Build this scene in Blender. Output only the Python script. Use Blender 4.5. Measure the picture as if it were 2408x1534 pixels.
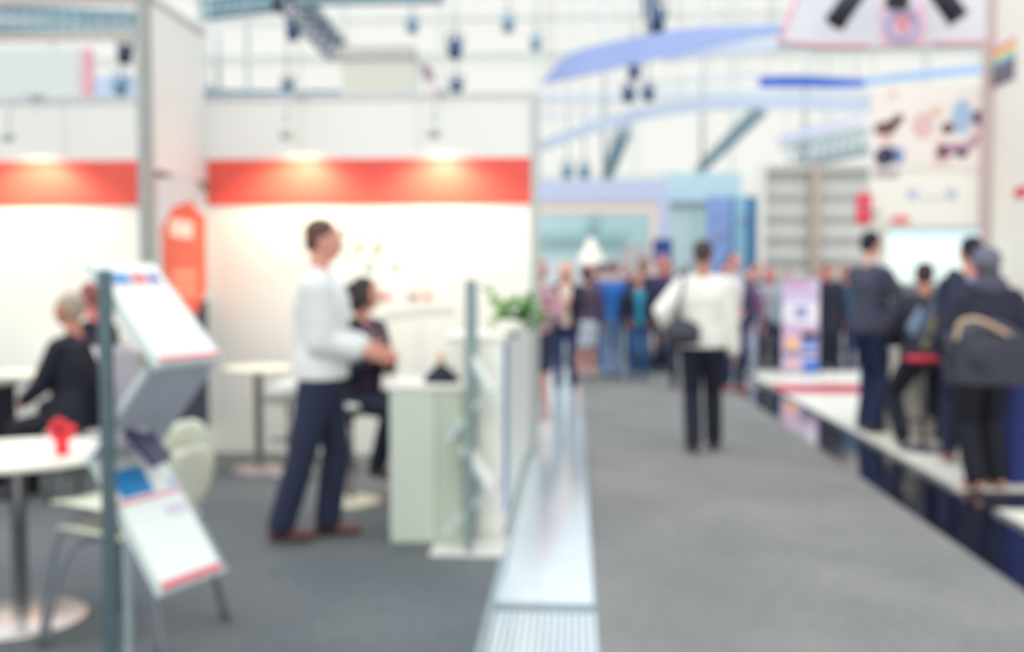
import bpy, bmesh, math, random
from mathutils import Vector as V, Matrix
random.seed(7)
PI = math.pi
for o in list(bpy.data.objects): bpy.data.objects.remove(o)
scene = bpy.context.scene
C = scene.collection

# ------------------------------------------------------------ camera, sky, light
F = 2341.0                      # focal length in photo pixels (35 mm lens, 36 mm sensor)
TH = math.atan(112 / F)
AL = math.atan(146 / F * math.cos(TH))
EYE = V((0, 0, 1.48))
cam_d = bpy.data.cameras.new('camera'); cam = bpy.data.objects.new('camera', cam_d); C.objects.link(cam)
cam.location = EYE; cam.rotation_euler = (PI / 2 - TH, 0, AL)
cam_d.sensor_width = 36; cam_d.lens = 35; cam_d.clip_end = 500
cam_d.dof.use_dof = True; cam_d.dof.focus_distance = 0.5; cam_d.dof.aperture_fstop = 5.0
scene.camera = cam
ROT = cam.rotation_euler.to_matrix()

def lin(v):
    v /= 255.0
    return v / 12.92 if v <= .04045 else ((v + .055) / 1.055) ** 2.4
def rgb(r, g, b): return (lin(r), lin(g), lin(b), 1)

vs = scene.view_settings
vs.view_transform = 'Standard'; vs.look = 'None'; vs.exposure = 0.0; vs.gamma = 1; vs.use_curve_mapping = False
w = bpy.data.worlds.new('sky'); scene.world = w; w.use_nodes = True
nt = w.node_tree; nt.nodes.clear()
out = nt.nodes.new('ShaderNodeOutputWorld'); bg = nt.nodes.new('ShaderNodeBackground')
tc = nt.nodes.new('ShaderNodeTexCoord'); sep = nt.nodes.new('ShaderNodeSeparateXYZ'); rp = nt.nodes.new('ShaderNodeValToRGB')
nt.links.new(tc.outputs['Generated'], sep.inputs[0]); nt.links.new(sep.outputs[2], rp.inputs[0])
nt.links.new(rp.outputs[0], bg.inputs[0]); nt.links.new(bg.outputs[0], out.inputs[0])
rp.color_ramp.elements[0].position = .28; rp.color_ramp.elements[0].color = (.95, .95, .885, 1)
rp.color_ramp.elements[1].position = .6; rp.color_ramp.elements[1].color = (.76, .87, .98, 1)
bg.inputs[1].default_value = 1.0

def lamp(name, kind, loc, aim, energy, color=(1, 1, 1), **kw):
    d = bpy.data.lights.new(name, kind); o = bpy.data.objects.new(name, d); C.objects.link(o)
    o.location = loc; o.rotation_euler = (V(aim) - V(loc)).to_track_quat('-Z', 'Y').to_euler()
    d.energy = energy; d.color = color
    for k, v in kw.items(): setattr(d, k, v)
    return o
lamp('fill_sun', 'SUN', (-6, -10, 14), (0, 6, 0), 1.6, (1, .975, .93), angle=math.radians(100))  # broad fill added behind the camera to brighten walls facing it
lamp('overhead_fill', 'AREA', (0, 12, 15), (0, 12, 0), 2600, (.94, .97, 1), shape='RECTANGLE', size=30, size_y=34)  # unseen area lamp added overhead to lift the whites

def ray(px, py): return ROT @ V((px - 1204, -(py - 767), -F))
def at(px, py, Y):
    d = ray(px, py); return EYE + d * (Y / d.y)
def gp(px, py, z=0.0):
    d = ray(px, py); return EYE + d * ((z - EYE.z) / d.z)
def onx(px, py, X):
    d = ray(px, py); return EYE + d * (X / d.x)

# ------------------------------------------------------------ materials
_m = {}
def M(name, col, rough=.6, metal=0.0, var=.06, scale=14, bump=0.0, emit=0.0, trans=0.0, coat=0.0):
    if name in _m: return _m[name]
    m = bpy.data.materials.new(name); m.use_nodes = True; n = m.node_tree; b = n.nodes['Principled BSDF']
    c = rgb(*col)
    no = n.nodes.new('ShaderNodeTexNoise'); no.inputs['Scale'].default_value = scale; no.inputs['Detail'].default_value = 4
    tc = n.nodes.new('ShaderNodeTexCoord'); n.links.new(tc.outputs['Object'], no.inputs['Vector'])
    r = n.nodes.new('ShaderNodeValToRGB'); n.links.new(no.outputs[0], r.inputs[0])
    r.color_ramp.elements[0].position = .3; r.color_ramp.elements[1].position = .7
    r.color_ramp.elements[0].color = tuple(x * (1 - var) for x in c[:3]) + (1,)
    r.color_ramp.elements[1].color = tuple(min(1, x * (1 + var)) for x in c[:3]) + (1,)
    n.links.new(r.outputs[0], b.inputs['Base Color'])
    b.inputs['Roughness'].default_value = rough; b.inputs['Metallic'].default_value = metal
    if coat: b.inputs['Coat Weight'].default_value = coat; b.inputs['Coat Roughness'].default_value = .08
    if trans: b.inputs['Transmission Weight'].default_value = trans
    if emit:
        n.links.new(r.outputs[0], b.inputs['Emission Color']); b.inputs['Emission Strength'].default_value = emit
    if bump:
        bp = n.nodes.new('ShaderNodeBump'); bp.inputs['Strength'].default_value = bump; bp.inputs['Distance'].default_value = .01
        n.links.new(no.outputs[0], bp.inputs['Height']); n.links.new(bp.outputs[0], b.inputs['Normal'])
    _m[name] = m; return m
def GLASS(name='clear_acrylic', tint=(235, 242, 242), alpha=.25):
    if name in _m: return _m[name]
    m = bpy.data.materials.new(name); m.use_nodes = True; n = m.node_tree; n.nodes.clear()
    o = n.nodes.new('ShaderNodeOutputMaterial'); t = n.nodes.new('ShaderNodeBsdfTransparent'); p = n.nodes.new('ShaderNodeBsdfPrincipled')
    p.inputs['Base Color'].default_value = rgb(*tint); p.inputs['Roughness'].default_value = .08
    mx = n.nodes.new('ShaderNodeMixShader'); mx.inputs[0].default_value = alpha
    n.links.new(t.outputs[0], mx.inputs[1]); n.links.new(p.outputs[0], mx.inputs[2]); n.links.new(mx.outputs[0], o.inputs[0])
    _m[name] = m; return m

# ------------------------------------------------------------ mesh builder
def frame_of(d):
    d = d.normalized(); a = V((0, 0, 1)) if abs(d.z) < .95 else V((1, 0, 0))
    x = d.cross(a).normalized(); return x, x.cross(d).normalized()
class B:
    def __init__(s): s.v = []; s.f = []; s.s = []
    def add(s, vs_, fs, smooth=False):
        k = len(s.v); s.v += [V(x) for x in vs_]; s.f += [tuple(k + i for i in f) for f in fs]; s.s += [smooth] * len(fs); return s
    def box(s, c, size, R=None):
        c = V(c); h = V(size) / 2; vv = []
        for x in (-1, 1):
            for y in (-1, 1):
                for z in (-1, 1):
                    p = V((x * h.x, y * h.y, z * h.z)); vv.append(c + (R @ p if R else p))
        return s.add(vv, [(0, 1, 3, 2), (4, 6, 7, 5), (0, 4, 5, 1), (2, 3, 7, 6), (0, 2, 6, 4), (1, 5, 7, 3)])
    def bb(s, x0, x1, y0, y1, z0, z1): return s.box(((x0 + x1) / 2, (y0 + y1) / 2, (z0 + z1) / 2), (abs(x1 - x0), abs(y1 - y0), abs(z1 - z0)))
    def quad(s, a, b, c, d, t):                      # slab: quad extruded by vector t
        a, b, c, d, t = map(V, (a, b, c, d, t))
        return s.add([a, b, c, d, a + t, b + t, c + t, d + t], [(0, 1, 2, 3), (7, 6, 5, 4), (0, 4, 5, 1), (1, 5, 6, 2), (2, 6, 7, 3), (3, 7, 4, 0)])
    def poly(s, pts, t):
        n = len(pts); t = V(t); pts = [V(p) for p in pts]
        return s.add(pts + [p + t for p in pts], [tuple(range(n)), tuple(range(2 * n - 1, n - 1, -1))] + [(i, i + n, (i + 1) % n + n, (i + 1) % n) for i in range(n)])
    def loft(s, secs, n=16, smooth=True):            # secs: (centre, vx, vy)
        vv = []; ff = []
        for c, ax, ay in secs:
            for i in range(n):
                t = 2 * PI * i / n; vv.append(V(c) + V(ax) * math.cos(t) + V(ay) * math.sin(t))
        for k in range(len(secs) - 1):
            for i in range(n):
                j = (i + 1) % n; ff.append((k * n + i, k * n + j, (k + 1) * n + j, (k + 1) * n + i))
        s.add(vv, ff, smooth)
        k = len(s.v) - len(vv)
        s.f += [tuple(k + i for i in reversed(range(n))), tuple(k + (len(secs) - 1) * n + i for i in range(n))]; s.s += [False, False]
        return s
    def tube(s, pts, r, n=10):
        pts = [V(p) for p in pts]; rr = r if isinstance(r, (list, tuple)) else [r] * len(pts); secs = []
        x = None
        for i, p in enumerate(pts):
            d = (pts[min(i + 1, len(pts) - 1)] - pts[max(i - 1, 0)]).normalized()
            if x is None: x, y = frame_of(d)
            else:
                x = (x - d * x.dot(d)).normalized(); y = x.cross(d)
            secs.append((p, x * rr[i], y * rr[i]))
        return s.loft(secs, n)
    def cap(s, a, b, ra, rb, n=12):
        a, b = V(a), V(b); d = b - a
        if d.length < 1e-5: d = V((0, 0, 1e-4))
        u = d.normalized(); x, y = frame_of(u); secs = []
        for t in (80, 55, 30, 0): q = math.radians(t); secs.append((a - u * ra * math.sin(q), x * ra * math.cos(q), y * ra * math.cos(q)))
        for t in (0, 30, 55, 80): q = math.radians(t); secs.append((b + u * rb * math.sin(q), x * rb * math.cos(q), y * rb * math.cos(q)))
        return s.loft(secs, n)
    def ell(s, c, r, R=None, n=18):
        c = V(c); secs = []; R = R or Matrix.Identity(3)
        for k in range(1, 12):
            q = PI * k / 12 - PI / 2
            secs.append((c + R @ V((0, 0, r[2] * math.sin(q))), R @ V((r[0] * math.cos(q), 0, 0)), R @ V((0, r[1] * math.cos(q), 0))))
        return s.loft(secs, n)
    def lathe(s, c, prof, n=32):
        c = V(c); return s.loft([(c + V((0, 0, z)), V((r, 0, 0)), V((0, r, 0))) for r, z in prof], n)
    def mesh(s, name):
        me = bpy.data.meshes.new(name); me.from_pydata([tuple(v) for v in s.v], [], s.f)
        for p, sm in zip(me.polygons, s.s): p.use_smooth = sm
        bm = bmesh.new(); bm.from_mesh(me); bmesh.ops.recalc_face_normals(bm, faces=bm.faces); bm.to_mesh(me); bm.free()
        return me
    def build(s, name, mat, parent=None, bevel=0.0):
        if parent is not None and parent.name in WORLD:
            o_ = WORLD[parent.name]; s.v = [v - o_ for v in s.v]
        me = s.mesh(name); o = bpy.data.objects.new(name, me); C.objects.link(o); me.materials.append(mat)
        if parent is not None:
            o.parent = parent
            if parent.name in WORLD: WORLD[o.name] = WORLD[parent.name]
        elif bevel is not None and len(s.v):        # put the origin at the thing's base
            mn = V((sum(v.x for v in s.v) / len(s.v), sum(v.y for v in s.v) / len(s.v), min(v.z for v in s.v)))
            for v in me.vertices: v.co -= mn
            o.location = mn; WORLD[o.name] = mn
        if bevel:
            bv = o.modifiers.new('bevel', 'BEVEL'); bv.width = bevel; bv.segments = 2; bv.limit_method = 'ANGLE'
        return o
WORLD = {}
def thing(name, label, cat, loc=(0, 0, 0), rz=0.0, group=None, world=None):
    o = bpy.data.objects.new(name, None); C.objects.link(o); o.location = loc; o.rotation_euler = (0, 0, rz)
    o.empty_display_size = .1; o['label'] = label; o['category'] = cat
    if group: o['group'] = group
    if world is None: world = (rz == 0)
    if world: WORLD[o.name] = V(loc)
    return o
def tag(o, label, cat, group=None):
    o['label'] = label; o['category'] = cat
    if group: o['group'] = group
    return o
def st(o): o['kind'] = 'structure'; return o
def remesh(b, name, voxel, smooth=2):
    me = b.mesh(name + '_src'); o = bpy.data.objects.new('tmp', me); C.objects.link(o)
    r = o.modifiers.new('r', 'REMESH'); r.mode = 'VOXEL'; r.voxel_size = voxel
    if smooth: q = o.modifiers.new('s', 'SMOOTH'); q.factor = .5; q.iterations = smooth
    dg = bpy.context.evaluated_depsgraph_get(); ne = bpy.data.meshes.new_from_object(o.evaluated_get(dg)); ne.name = name
    for p in ne.polygons: p.use_smooth = True
    bpy.data.objects.remove(o); bpy.data.meshes.remove(me); return ne

# ------------------------------------------------------------ common materials
white = M('white_laminate', (238, 236, 226), .45, var=.015, scale=2)
white2 = M('white_laminate_warm', (232, 232, 228), .5, var=.02, scale=1.5)
alu = M('brushed_aluminium', (170, 176, 176), .35, .75, var=.05, scale=40)
steel = M('dark_anodised_metal', (88, 108, 114), .4, .35, var=.08, scale=30)
chrome = M('chrome', (150, 150, 152), .22, .9, var=.04, scale=10)
red = M('red_print', (232, 84, 72), .5, var=.03, scale=3)
black = M('black_plastic', (22, 24, 34), .5, var=.1, scale=20)
navyblk = M('blue_black_metal', (46, 78, 118), .6, 0, var=.15, scale=25)
teal = M('teal_grey_truss', (138, 172, 186), .6, 0, var=.1, scale=25)
paper = M('printed_paper', (236, 240, 234), .5, var=.02, scale=9)
pblue = M('cyan_blue_print', (40, 140, 205), .5, var=.08, scale=12)
pred = M('pink_red_print', (222, 90, 104), .5, var=.05, scale=12)
skin = M('skin', (214, 150, 132), .55, var=.06, scale=18)
skin2 = M('tanned_skin', (196, 132, 112), .55, var=.06, scale=18)
skin3 = M('pale_skin', (228, 172, 156), .55, var=.06, scale=18)
eyew = M('eye_white', (225, 222, 216), .3); lipm = M('lips', (176, 92, 90), .5)

# ------------------------------------------------------------ floors
def carpet(name, col, col2, rough=.95):
    m = M(name, col, rough, var=.0)
    n = m.node_tree; b = n.nodes['Principled BSDF']
    tc_ = n.nodes.new('ShaderNodeTexCoord'); a = n.nodes.new('ShaderNodeTexNoise'); a.inputs['Scale'].default_value = 1.1; a.inputs['Detail'].default_value = 3
    f = n.nodes.new('ShaderNodeTexNoise'); f.inputs['Scale'].default_value = 38; f.inputs['Detail'].default_value = 5
    n.links.new(tc_.outputs['Object'], a.inputs[0]); n.links.new(tc_.outputs['Object'], f.inputs[0])
    ad = n.nodes.new('ShaderNodeMath'); ad.operation = 'ADD'; n.links.new(a.outputs[0], ad.inputs[0]); n.links.new(f.outputs[0], ad.inputs[1])
    r = n.nodes.new('ShaderNodeValToRGB'); r.color_ramp.elements[0].position = .38; r.color_ramp.elements[1].position = .62
    h = n.nodes.new('ShaderNodeMath'); h.operation = 'MULTIPLY'; h.inputs[1].default_value = .5
    n.links.new(ad.outputs[0], h.inputs[0]); n.links.new(h.outputs[0], r.inputs[0])
    r.color_ramp.elements[0].color = rgb(*col); r.color_ramp.elements[1].color = rgb(*col2)
    n.links.new(r.outputs[0], b.inputs['Base Color']); return m
aisle = carpet('aisle_carpet', (116, 116, 114), (137, 136, 132))
boothc = carpet('booth_carpet', (86, 92, 96), (107, 110, 111))
XS0, XS1 = -.352, .094            # duct strip
XB0, XB1 = 2.13, 2.66            # black strip
st(B().bb(-60, 60, -20, 80, -.06, -.012).build('floor', M('hall_floor', (128, 130, 134), .7, var=.06, scale=.6)))
st(B().bb(XS1, XB0, -3, 16.5, -.012, 0).build('floor_aisle_carpet', aisle))
st(B().bb(-9, XS0 - .03, -3, 8.25, -.012, 0).build('floor_booth_carpet', boothc))
# aluminium duct covers let into the floor along the booth edge
t = thing('floor_duct', 'bright bare aluminium cable duct cover strip running between booth and grey aisle carpet', 'floor duct', ((XS0 + XS1) / 2, 6, 0))
platem = M('mill_finish_aluminium', (240, 250, 255), .14, .5, var=.03, scale=3)
ys = [-2, 2.6, 3.35, 4.36, 4.46, 5.25, 5.75, 6.6, 7.6, 8.9, 10.5, 12.2, 14.0, 16.4]
for i, (a, b_) in enumerate(zip(ys[:-1], ys[1:])):
    if 2.5 < a < 4.3: continue
    if a == 4.36: B().bb(XS0 + .004, XS1 - .004, a, b_ - .004, -.011, -.004).build('joint_plate', M('joint_grey', (120, 138, 148), .5, .5), t); continue
    B().bb(XS0 + .002, XS1 - .002, a + .006, b_ - .006, -.011, .003).build('cover_plate', platem, t)
for a, b_ in ((2.6, 3.35), (3.35, 4.36)):
    g = B(); 
    for k in range(15): x = XS0 + .012 + k * .0297; g.bb(x, x + .018, a + .01, b_ - .01, -.011, .003)
    for k in range(10): y = a + .02 + k * (b_ - a - .06) / 9; g.bb(XS0 + .004, XS1 - .004, y, y + .02, -.011, -.001)
    g.build('grating', platem, t)
t = thing('edge_profile', 'thin aluminium angle profile edging the booth carpet beside the duct strip', 'trim profile', (XS0 - .015, 5, 0))
B().bb(XS0 - .03, XS0, -2, 8.2, 0, .012).build('profile', M('light_aluminium', (196, 212, 220), .3, .8), t)
B().bb(XS1 - .001, XS1 + .006, -2, 15, 0, .004).build('edge_lip', M('light_aluminium', (196, 212, 220), .3, .8), t)
# black gloss strip and white platforms on the right
tag(B().bb(XB0, XB1 + .02, -2, 13.7, -.011, .003).build('floor_strip', M('black_gloss_vinyl', (26, 30, 50), .12, var=.1, scale=2, coat=1.0)),
    'glossy black floor strip running diagonally between grey aisle and white platform', 'floor strip')
PZ = .02
def platform(y0, y1, lab):
    t = thing('display_platform', lab, 'platform', (4.5, (y0 + y1) / 2, 0))
    B().bb(XB1, 8, y0, y1, 0, PZ).build('deck', M('white_gloss_deck', (240, 236, 222), .4, var=.02, scale=2), t, .004)
    B().bb(XB1 - .012, XB1 - .0005, y0, y1, -.0, PZ + .003).build('edge_trim', alu, t)
    return t
platform(-2, 6.42, 'white platform in the near right corner beyond the black strip')
p2 = platform(7.05, 16, 'long white platform that the people at the screen stand on')
B().bb(XB1 + .02, 8, 12.8, 13.9, PZ, PZ + .003).build('red_stripe', M('red_vinyl', (198, 40, 74), .4), p2)
st(B().bb(XB1, 8, 6.42, 7.05, -.011, .002).build('floor_gap', M('dark_floor_gap', (30, 33, 50), .4)))

# ------------------------------------------------------------ hall facade and sky windows
FY = 46.0
t = bpy.data.objects.new('window_1', None); C.objects.link(t); st(t); t.location = (0, FY, 0); WORLD[t.name] = V((0, FY, 0))
frm = M('pale_window_frame', (226, 232, 228), .6, var=.03, scale=1)
fb = B()
for px in range(-160, 2700, 228):
    x = at(px + 57, 300, FY).x; fb.bb(x - .1, x + .1, FY - .15, FY + .15, 0, 24)
for z in (3.0, 6.2, 9.6, 11.6, 13.4): fb.bb(-40, 40, FY - .1, FY + .1, z - .11, z + .11)
for py in (128, 142): z = at(1150, py, FY).z; fb.bb(-40, 40, FY - .2, FY - .1, z - .06, z + .06)
fb.build('window_frame', frm, t)
B().bb(-40, 40, FY + .02, FY + .04, 0, 24).build('pane', GLASS('window_glass', (235, 240, 240), .06), t)
st(B().bb(-40, 40, FY + .3, FY + .6, 0, 3).build('wall_far', white2))

# ------------------------------------------------------------ booth walls
WY = 8.25; WTOP = 2.965
st(B().bb(-9, at(1258, 300, WY).x, WY, WY + .06, 0, WTOP).build('wall_back', white2))
def band(x0, x1, name):
    z0, z1 = at(700, 482, WY).z, at(700, 375, WY).z
    st(B().bb(x0, x1, WY - .014, WY, z0, z1).build(name, red))
PX = at(475, 300, WY).x           # partition
band(PX + .045, at(1258, 300, WY).x, 'trim_1'); band(-9, PX - .05, 'trim_2')
for i, px in enumerate((150, 705, 985, 1259)):
    x = at(px, 300, WY).x; wd = .015 if px != 1259 else .035
    st(B().bb(x - wd, x + wd, WY - (.006 if px != 1259 else .02), WY + .07, 0, WTOP + .01).build('trim_%d' % (i + 3), M('wall_profile', (222, 222, 216), .5) if px != 1259 else alu))
st(B().bb(-9, at(1258, 300, WY).x, WY - .012, WY + .068, WTOP, WTOP + .045).build('trim_7', M('top_rail', (196, 200, 204), .5, .3)))
PT = 3.5
st(B().bb(PX - .03, PX + .03, 7.2, WY, 0, PT).build('wall_partition', white2))
st(B().bb(PX - .048, PX + .03, 7.1, 7.19, 0, 3.95).build('trim_8', M('grey_post', (160, 164, 162), .5, .3), None, .008))
st(B().bb(PX - .04, PX + .04, 7.19, WY, PT, PT + .05).build('trim_9', M('mauve_rail', (190, 186, 186), .5, .2)))
st(B().bb(-9, PX - .05, 7.12, 7.18, at(100, 95, 7.15).z, at(100, 78, 7.15).z).build('trim_10', M('beige_header', (190, 182, 176), .5)))
st(B().bb(-9, PX - .05, 7.12, 7.18, at(100, 12, 7.15).z, at(100, -12, 7.15).z).build('trim_11', M('beige_header', (190, 182, 176), .5)))
# poster on the partition: pale blue, orange hexagon, navy foot
t = thing('wall_poster', 'poster with orange octagon over navy on the white partition', 'poster', (PX + .03, 7.7, 1.2))
xq = PX + .031
B().bb(xq, xq + .004, 7.22, 8.23, .22, 2.28).build('sheet', M('poster_navy', (40, 44, 78), .5), t)
B().poly([(xq + .004, 7.22, 1.30), (xq + .004, 8.23, 1.30), (xq + .004, 8.23, 2.20), (xq + .004, 7.8, 2.34), (xq + .004, 7.5, 2.26), (xq + .004, 7.22, 2.22)], (.002, 0, 0)).build('sky_print', M('poster_sky', (214, 226, 228), .5, var=.05, scale=3), t)
B().poly([(xq + .006, y, z) for y, z in ((7.3, 1.86), (7.3, 1.44), (7.62, 1.16), (7.86, 1.12), (8.2, 1.38), (8.2, 2.0), (8.08, 2.02), (7.86, 2.10), (7.5, 2.02))], (.003, 0, 0)).build('orange_badge', M('orange_print', (240, 98, 72), .5, var=.03, scale=2), t)
B().bb(xq + .009, xq + .011, 7.45, 7.9, 1.80, 1.94).build('white_patch', M('cream_print', (248, 230, 215), .5), t)
for z in (1.50, 1.42, 1.34): B().bb(xq + .009, xq + .011, 7.48, 7.98, z, z + .045).build('text_line', M('peach_print', (246, 168, 140), .5), t)
# small print on the back wall
wp = thing('wall_infographic', 'printed infographic of small grey and pink icons on the white back wall', 'wall graphic', at(920, 740, WY))
for px, py, r, c in [(808, 546, 12, 'g'), (848, 546, 12, 'g'), (886, 546, 12, 'g'), (926, 545, 14, 't'), (845, 580, 13, 'r'), (891, 580, 13, 'r'),
                     (868, 628, 13, 'g'), (930, 628, 12, 'g'), (908, 698, 13, 'r'), (966, 699, 11, 'g'), (980, 698, 12, 'r'), (1006, 698, 12, 'r'), (828, 600, 10, 'g'), (880, 600, 10, 'g')]:
    p = at(px, py, WY); rr = r * .0028
    B().loft([(p + V((0, -.001, 0)), V((rr, 0, 0)), V((0, 0, rr))), (p + V((0, -.005, 0)), V((rr, 0, 0)), V((0, 0, rr)))], 18, False).build(
        'icon', {'g': M('icon_grey', (140, 148, 146), .6), 't': M('icon_teal', (170, 196, 186), .6), 'r': M('icon_pink', (214, 120, 110), .6)}[c], wp)
g = B(); q = [at(900 + i * 17, 752 - i * 1.6 - 6 * math.sin(i / 10 * PI), WY - .004) for i in range(11)]
for a, b_ in zip(q[:-1], q[1:]): g.quad(a, b_, b_ + V((0, 0, .05)), a + V((0, 0, .05)), (0, -.003, 0))
g.build('curved_line', M('line_grey', (206, 208, 206), .6), wp)

# wall spots
def wall_spot(px, lab, lx=None):
    x = at(px, 305, 7.75).x; z = 2.63; t = thing('wall_spotlight', lab, 'spotlight', (x, WY, WTOP), group='spotlights on the booth wall')
    B().tube([(x, WY, WTOP + .02), (x, 8.1, WTOP + .04), (x, 7.86, WTOP - .05), (x, 7.80, z + .03)], .008).build('arm', alu, t)
    B().bb(x - .04, x + .04, WY - .03, WY + .09, WTOP + .045, WTOP + .07).build('clamp', alu, t)
    d = V((0, .42, -.9)).normalized(); c = V((x, 7.80, z))
    B().tube([c - d * .05, c - d * .02, c + d * .045], [.02, .045, .055], 16).build('lamp_head', M('lamp_grey', (196, 204, 198), .4, .2), t)
    B().tube([c + d * .046, c + d * .05], [.045, .045], 16).build('lens', M('lamp_glow', (255, 240, 205), .4, emit=3), t)
    l = lamp('spot_bulb', 'SPOT', c + d * .07, c + d * 2.2, 58, (1, .88, .56), spot_size=math.radians(124), spot_blend=.6, shadow_soft_size=.05)
    l.parent = None
wall_spot(668, 'small spotlight on an arm above the red stripe, left half of the long wall')
wall_spot(1018, 'small spotlight on an arm above the red stripe, nearer the wall end')
wall_spot(10, 'small spotlight on an arm above the red stripe left of the partition')

# structures showing above the booth walls
t = thing('display_tower', 'square grey tower rising behind the booth wall, left of the hanging flag', 'display tower', at(885, 655, 9.6) * 1.0)
a, b_ = at(805, 110, 9.6), at(968, 110, 9.6)
B().bb(a.x, b_.x, 9.6, 9.72, 0, a.z - .12).build('panel', M('grey_panel', (208, 208, 198), .6, var=.02, scale=1), t)
B().bb(a.x - .03, b_.x + .03, 9.57, 9.75, a.z - .12, a.z + .0).build('cap', M('grey_cap', (186, 184, 182), .6), t, .01)
t = thing('far_stand_wall', 'pale grey neighbouring stand wall seen above the left booth', 'stand wall', (-5.5, 10.5, 0))
B().bb(-9, at(190, 150, 10.5).x, 10.5, 10.6, 0, 3.95).build('panel', M('pale_grey_panel', (206, 214, 212), .6, var=.03, scale=.7), t)
B().bb(at(195, 150, 10.4).x, at(215, 150, 10.4).x, 10.38, 10.46, 0, 3.92).build('pink_edge', M('pink_edge', (232, 168, 182), .5, var=.12, scale=3), t)
tag(B().bb(at(216, 150, 18).x, at(330, 150, 18).x, 18, 18.2, 0, at(250, 180, 18).z).build('blue_partition', M('pale_blue_panel', (190, 208, 232), .6)), 'pale blue partition far behind the pink edged stand wall', 'partition')
t = thing('hanging_flag', 'narrow pinkish flag leaning beside the grey tower above the wall', 'flag', at(1015, 240, 9.8))
B().quad(at(983, 145, 9.8), at(1012, 150, 9.8), at(1050, 236, 9.8), at(1008, 236, 9.8), (0, .02, 0)).build('cloth', M('flag_cloth', (232, 222, 220), .8), t)
B().quad(at(990, 150, 9.79), at(1012, 155, 9.79), at(1022, 184, 9.79), at(1002, 188, 9.79), (0, .02, 0)).build('emblem', M('flag_mauve', (160, 145, 155), .8), t)
p0 = at(983, 140, 9.83); B().tube([(p0.x, p0.y, 0), (p0.x, p0.y, p0.z)], .012).build('pole', alu, t)

wirem = M('pale_wire', (214, 220, 220), .5); ROOF = 17.5
# ------------------------------------------------------------ trusses, lamps and banners under the roof
def truss(name, lab, a, b_, wdt, mat, r=.03, n=12, group=None):
    a, b_ = V(a), V(b_); d = (b_ - a).normalized(); x, y = frame_of(d); x *= wdt / 2; y *= wdt / 2
    t = thing(name, lab, 'truss', (a + b_) / 2, group=group)
    cs = [x + y, x - y, -x - y, -x + y]
    for c in cs: B().tube([a + c, b_ + c], r, 8).build('chord', mat, t)
    g = B()
    for k in range(n):
        p, q = a.lerp(b_, k / n), a.lerp(b_, (k + 1) / n)
        for i in range(4):
            c, e = cs[i], cs[(i + 1) % 4]; g.tube([p + c, q + e], r * .6, 6); g.tube([q + c, q + e], r * .6, 6)
    g.build('lattice', mat, t)
    for k in (.3, .7):
        q = a.lerp(b_, k); B().tube([q, (q.x, q.y, ROOF)], .008, 6).build('hanger_wire', wirem, t)
    return t
truss('lighting_truss', 'dark blue lighting truss slanting down toward the grey tower', at(640, -50, 16), at(795, 122, 22), .36, navyblk, .03, 8)
truss('lighting_truss', 'pale teal roof truss crossing top left above the partition', at(-80, 42, 16), at(330, 62, 16), .34, teal, .035, 14)
truss('lighting_truss', 'teal roof truss along the top edge left of the slanting dark one', at(470, 22, 15), at(655, 2, 15), .22, teal, .035, 9)
truss('lighting_truss', 'thin teal truss along the top edge above the grey tower', at(700, -2, 15), at(1040, -8, 15), .12, teal, .03, 16)
truss('lighting_truss', 'teal truss slanting up right above the shutter', at(1640, 405, 34), at(1790, 255, 22), .2, teal, .03, 16)
truss('lighting_truss', 'short teal truss rising above the pale blue stand', at(1425, 420, 34), at(1468, 305, 24), .26, teal, .035, 12)
truss('lighting_truss', 'faint truss in the distance above the roller shutter', at(1850, 372, 34), at(2040, 330, 32), .7, M('faint_truss', (176, 198, 204), .5, .2), .045, 9)
truss('lighting_truss', 'low bluish truss on top of the long booth wall', at(490, 224, 12), at(800, 226, 12), .09, M('blue_grey_rail', (150, 172, 190), .5, .2), .02, 14)

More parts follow.
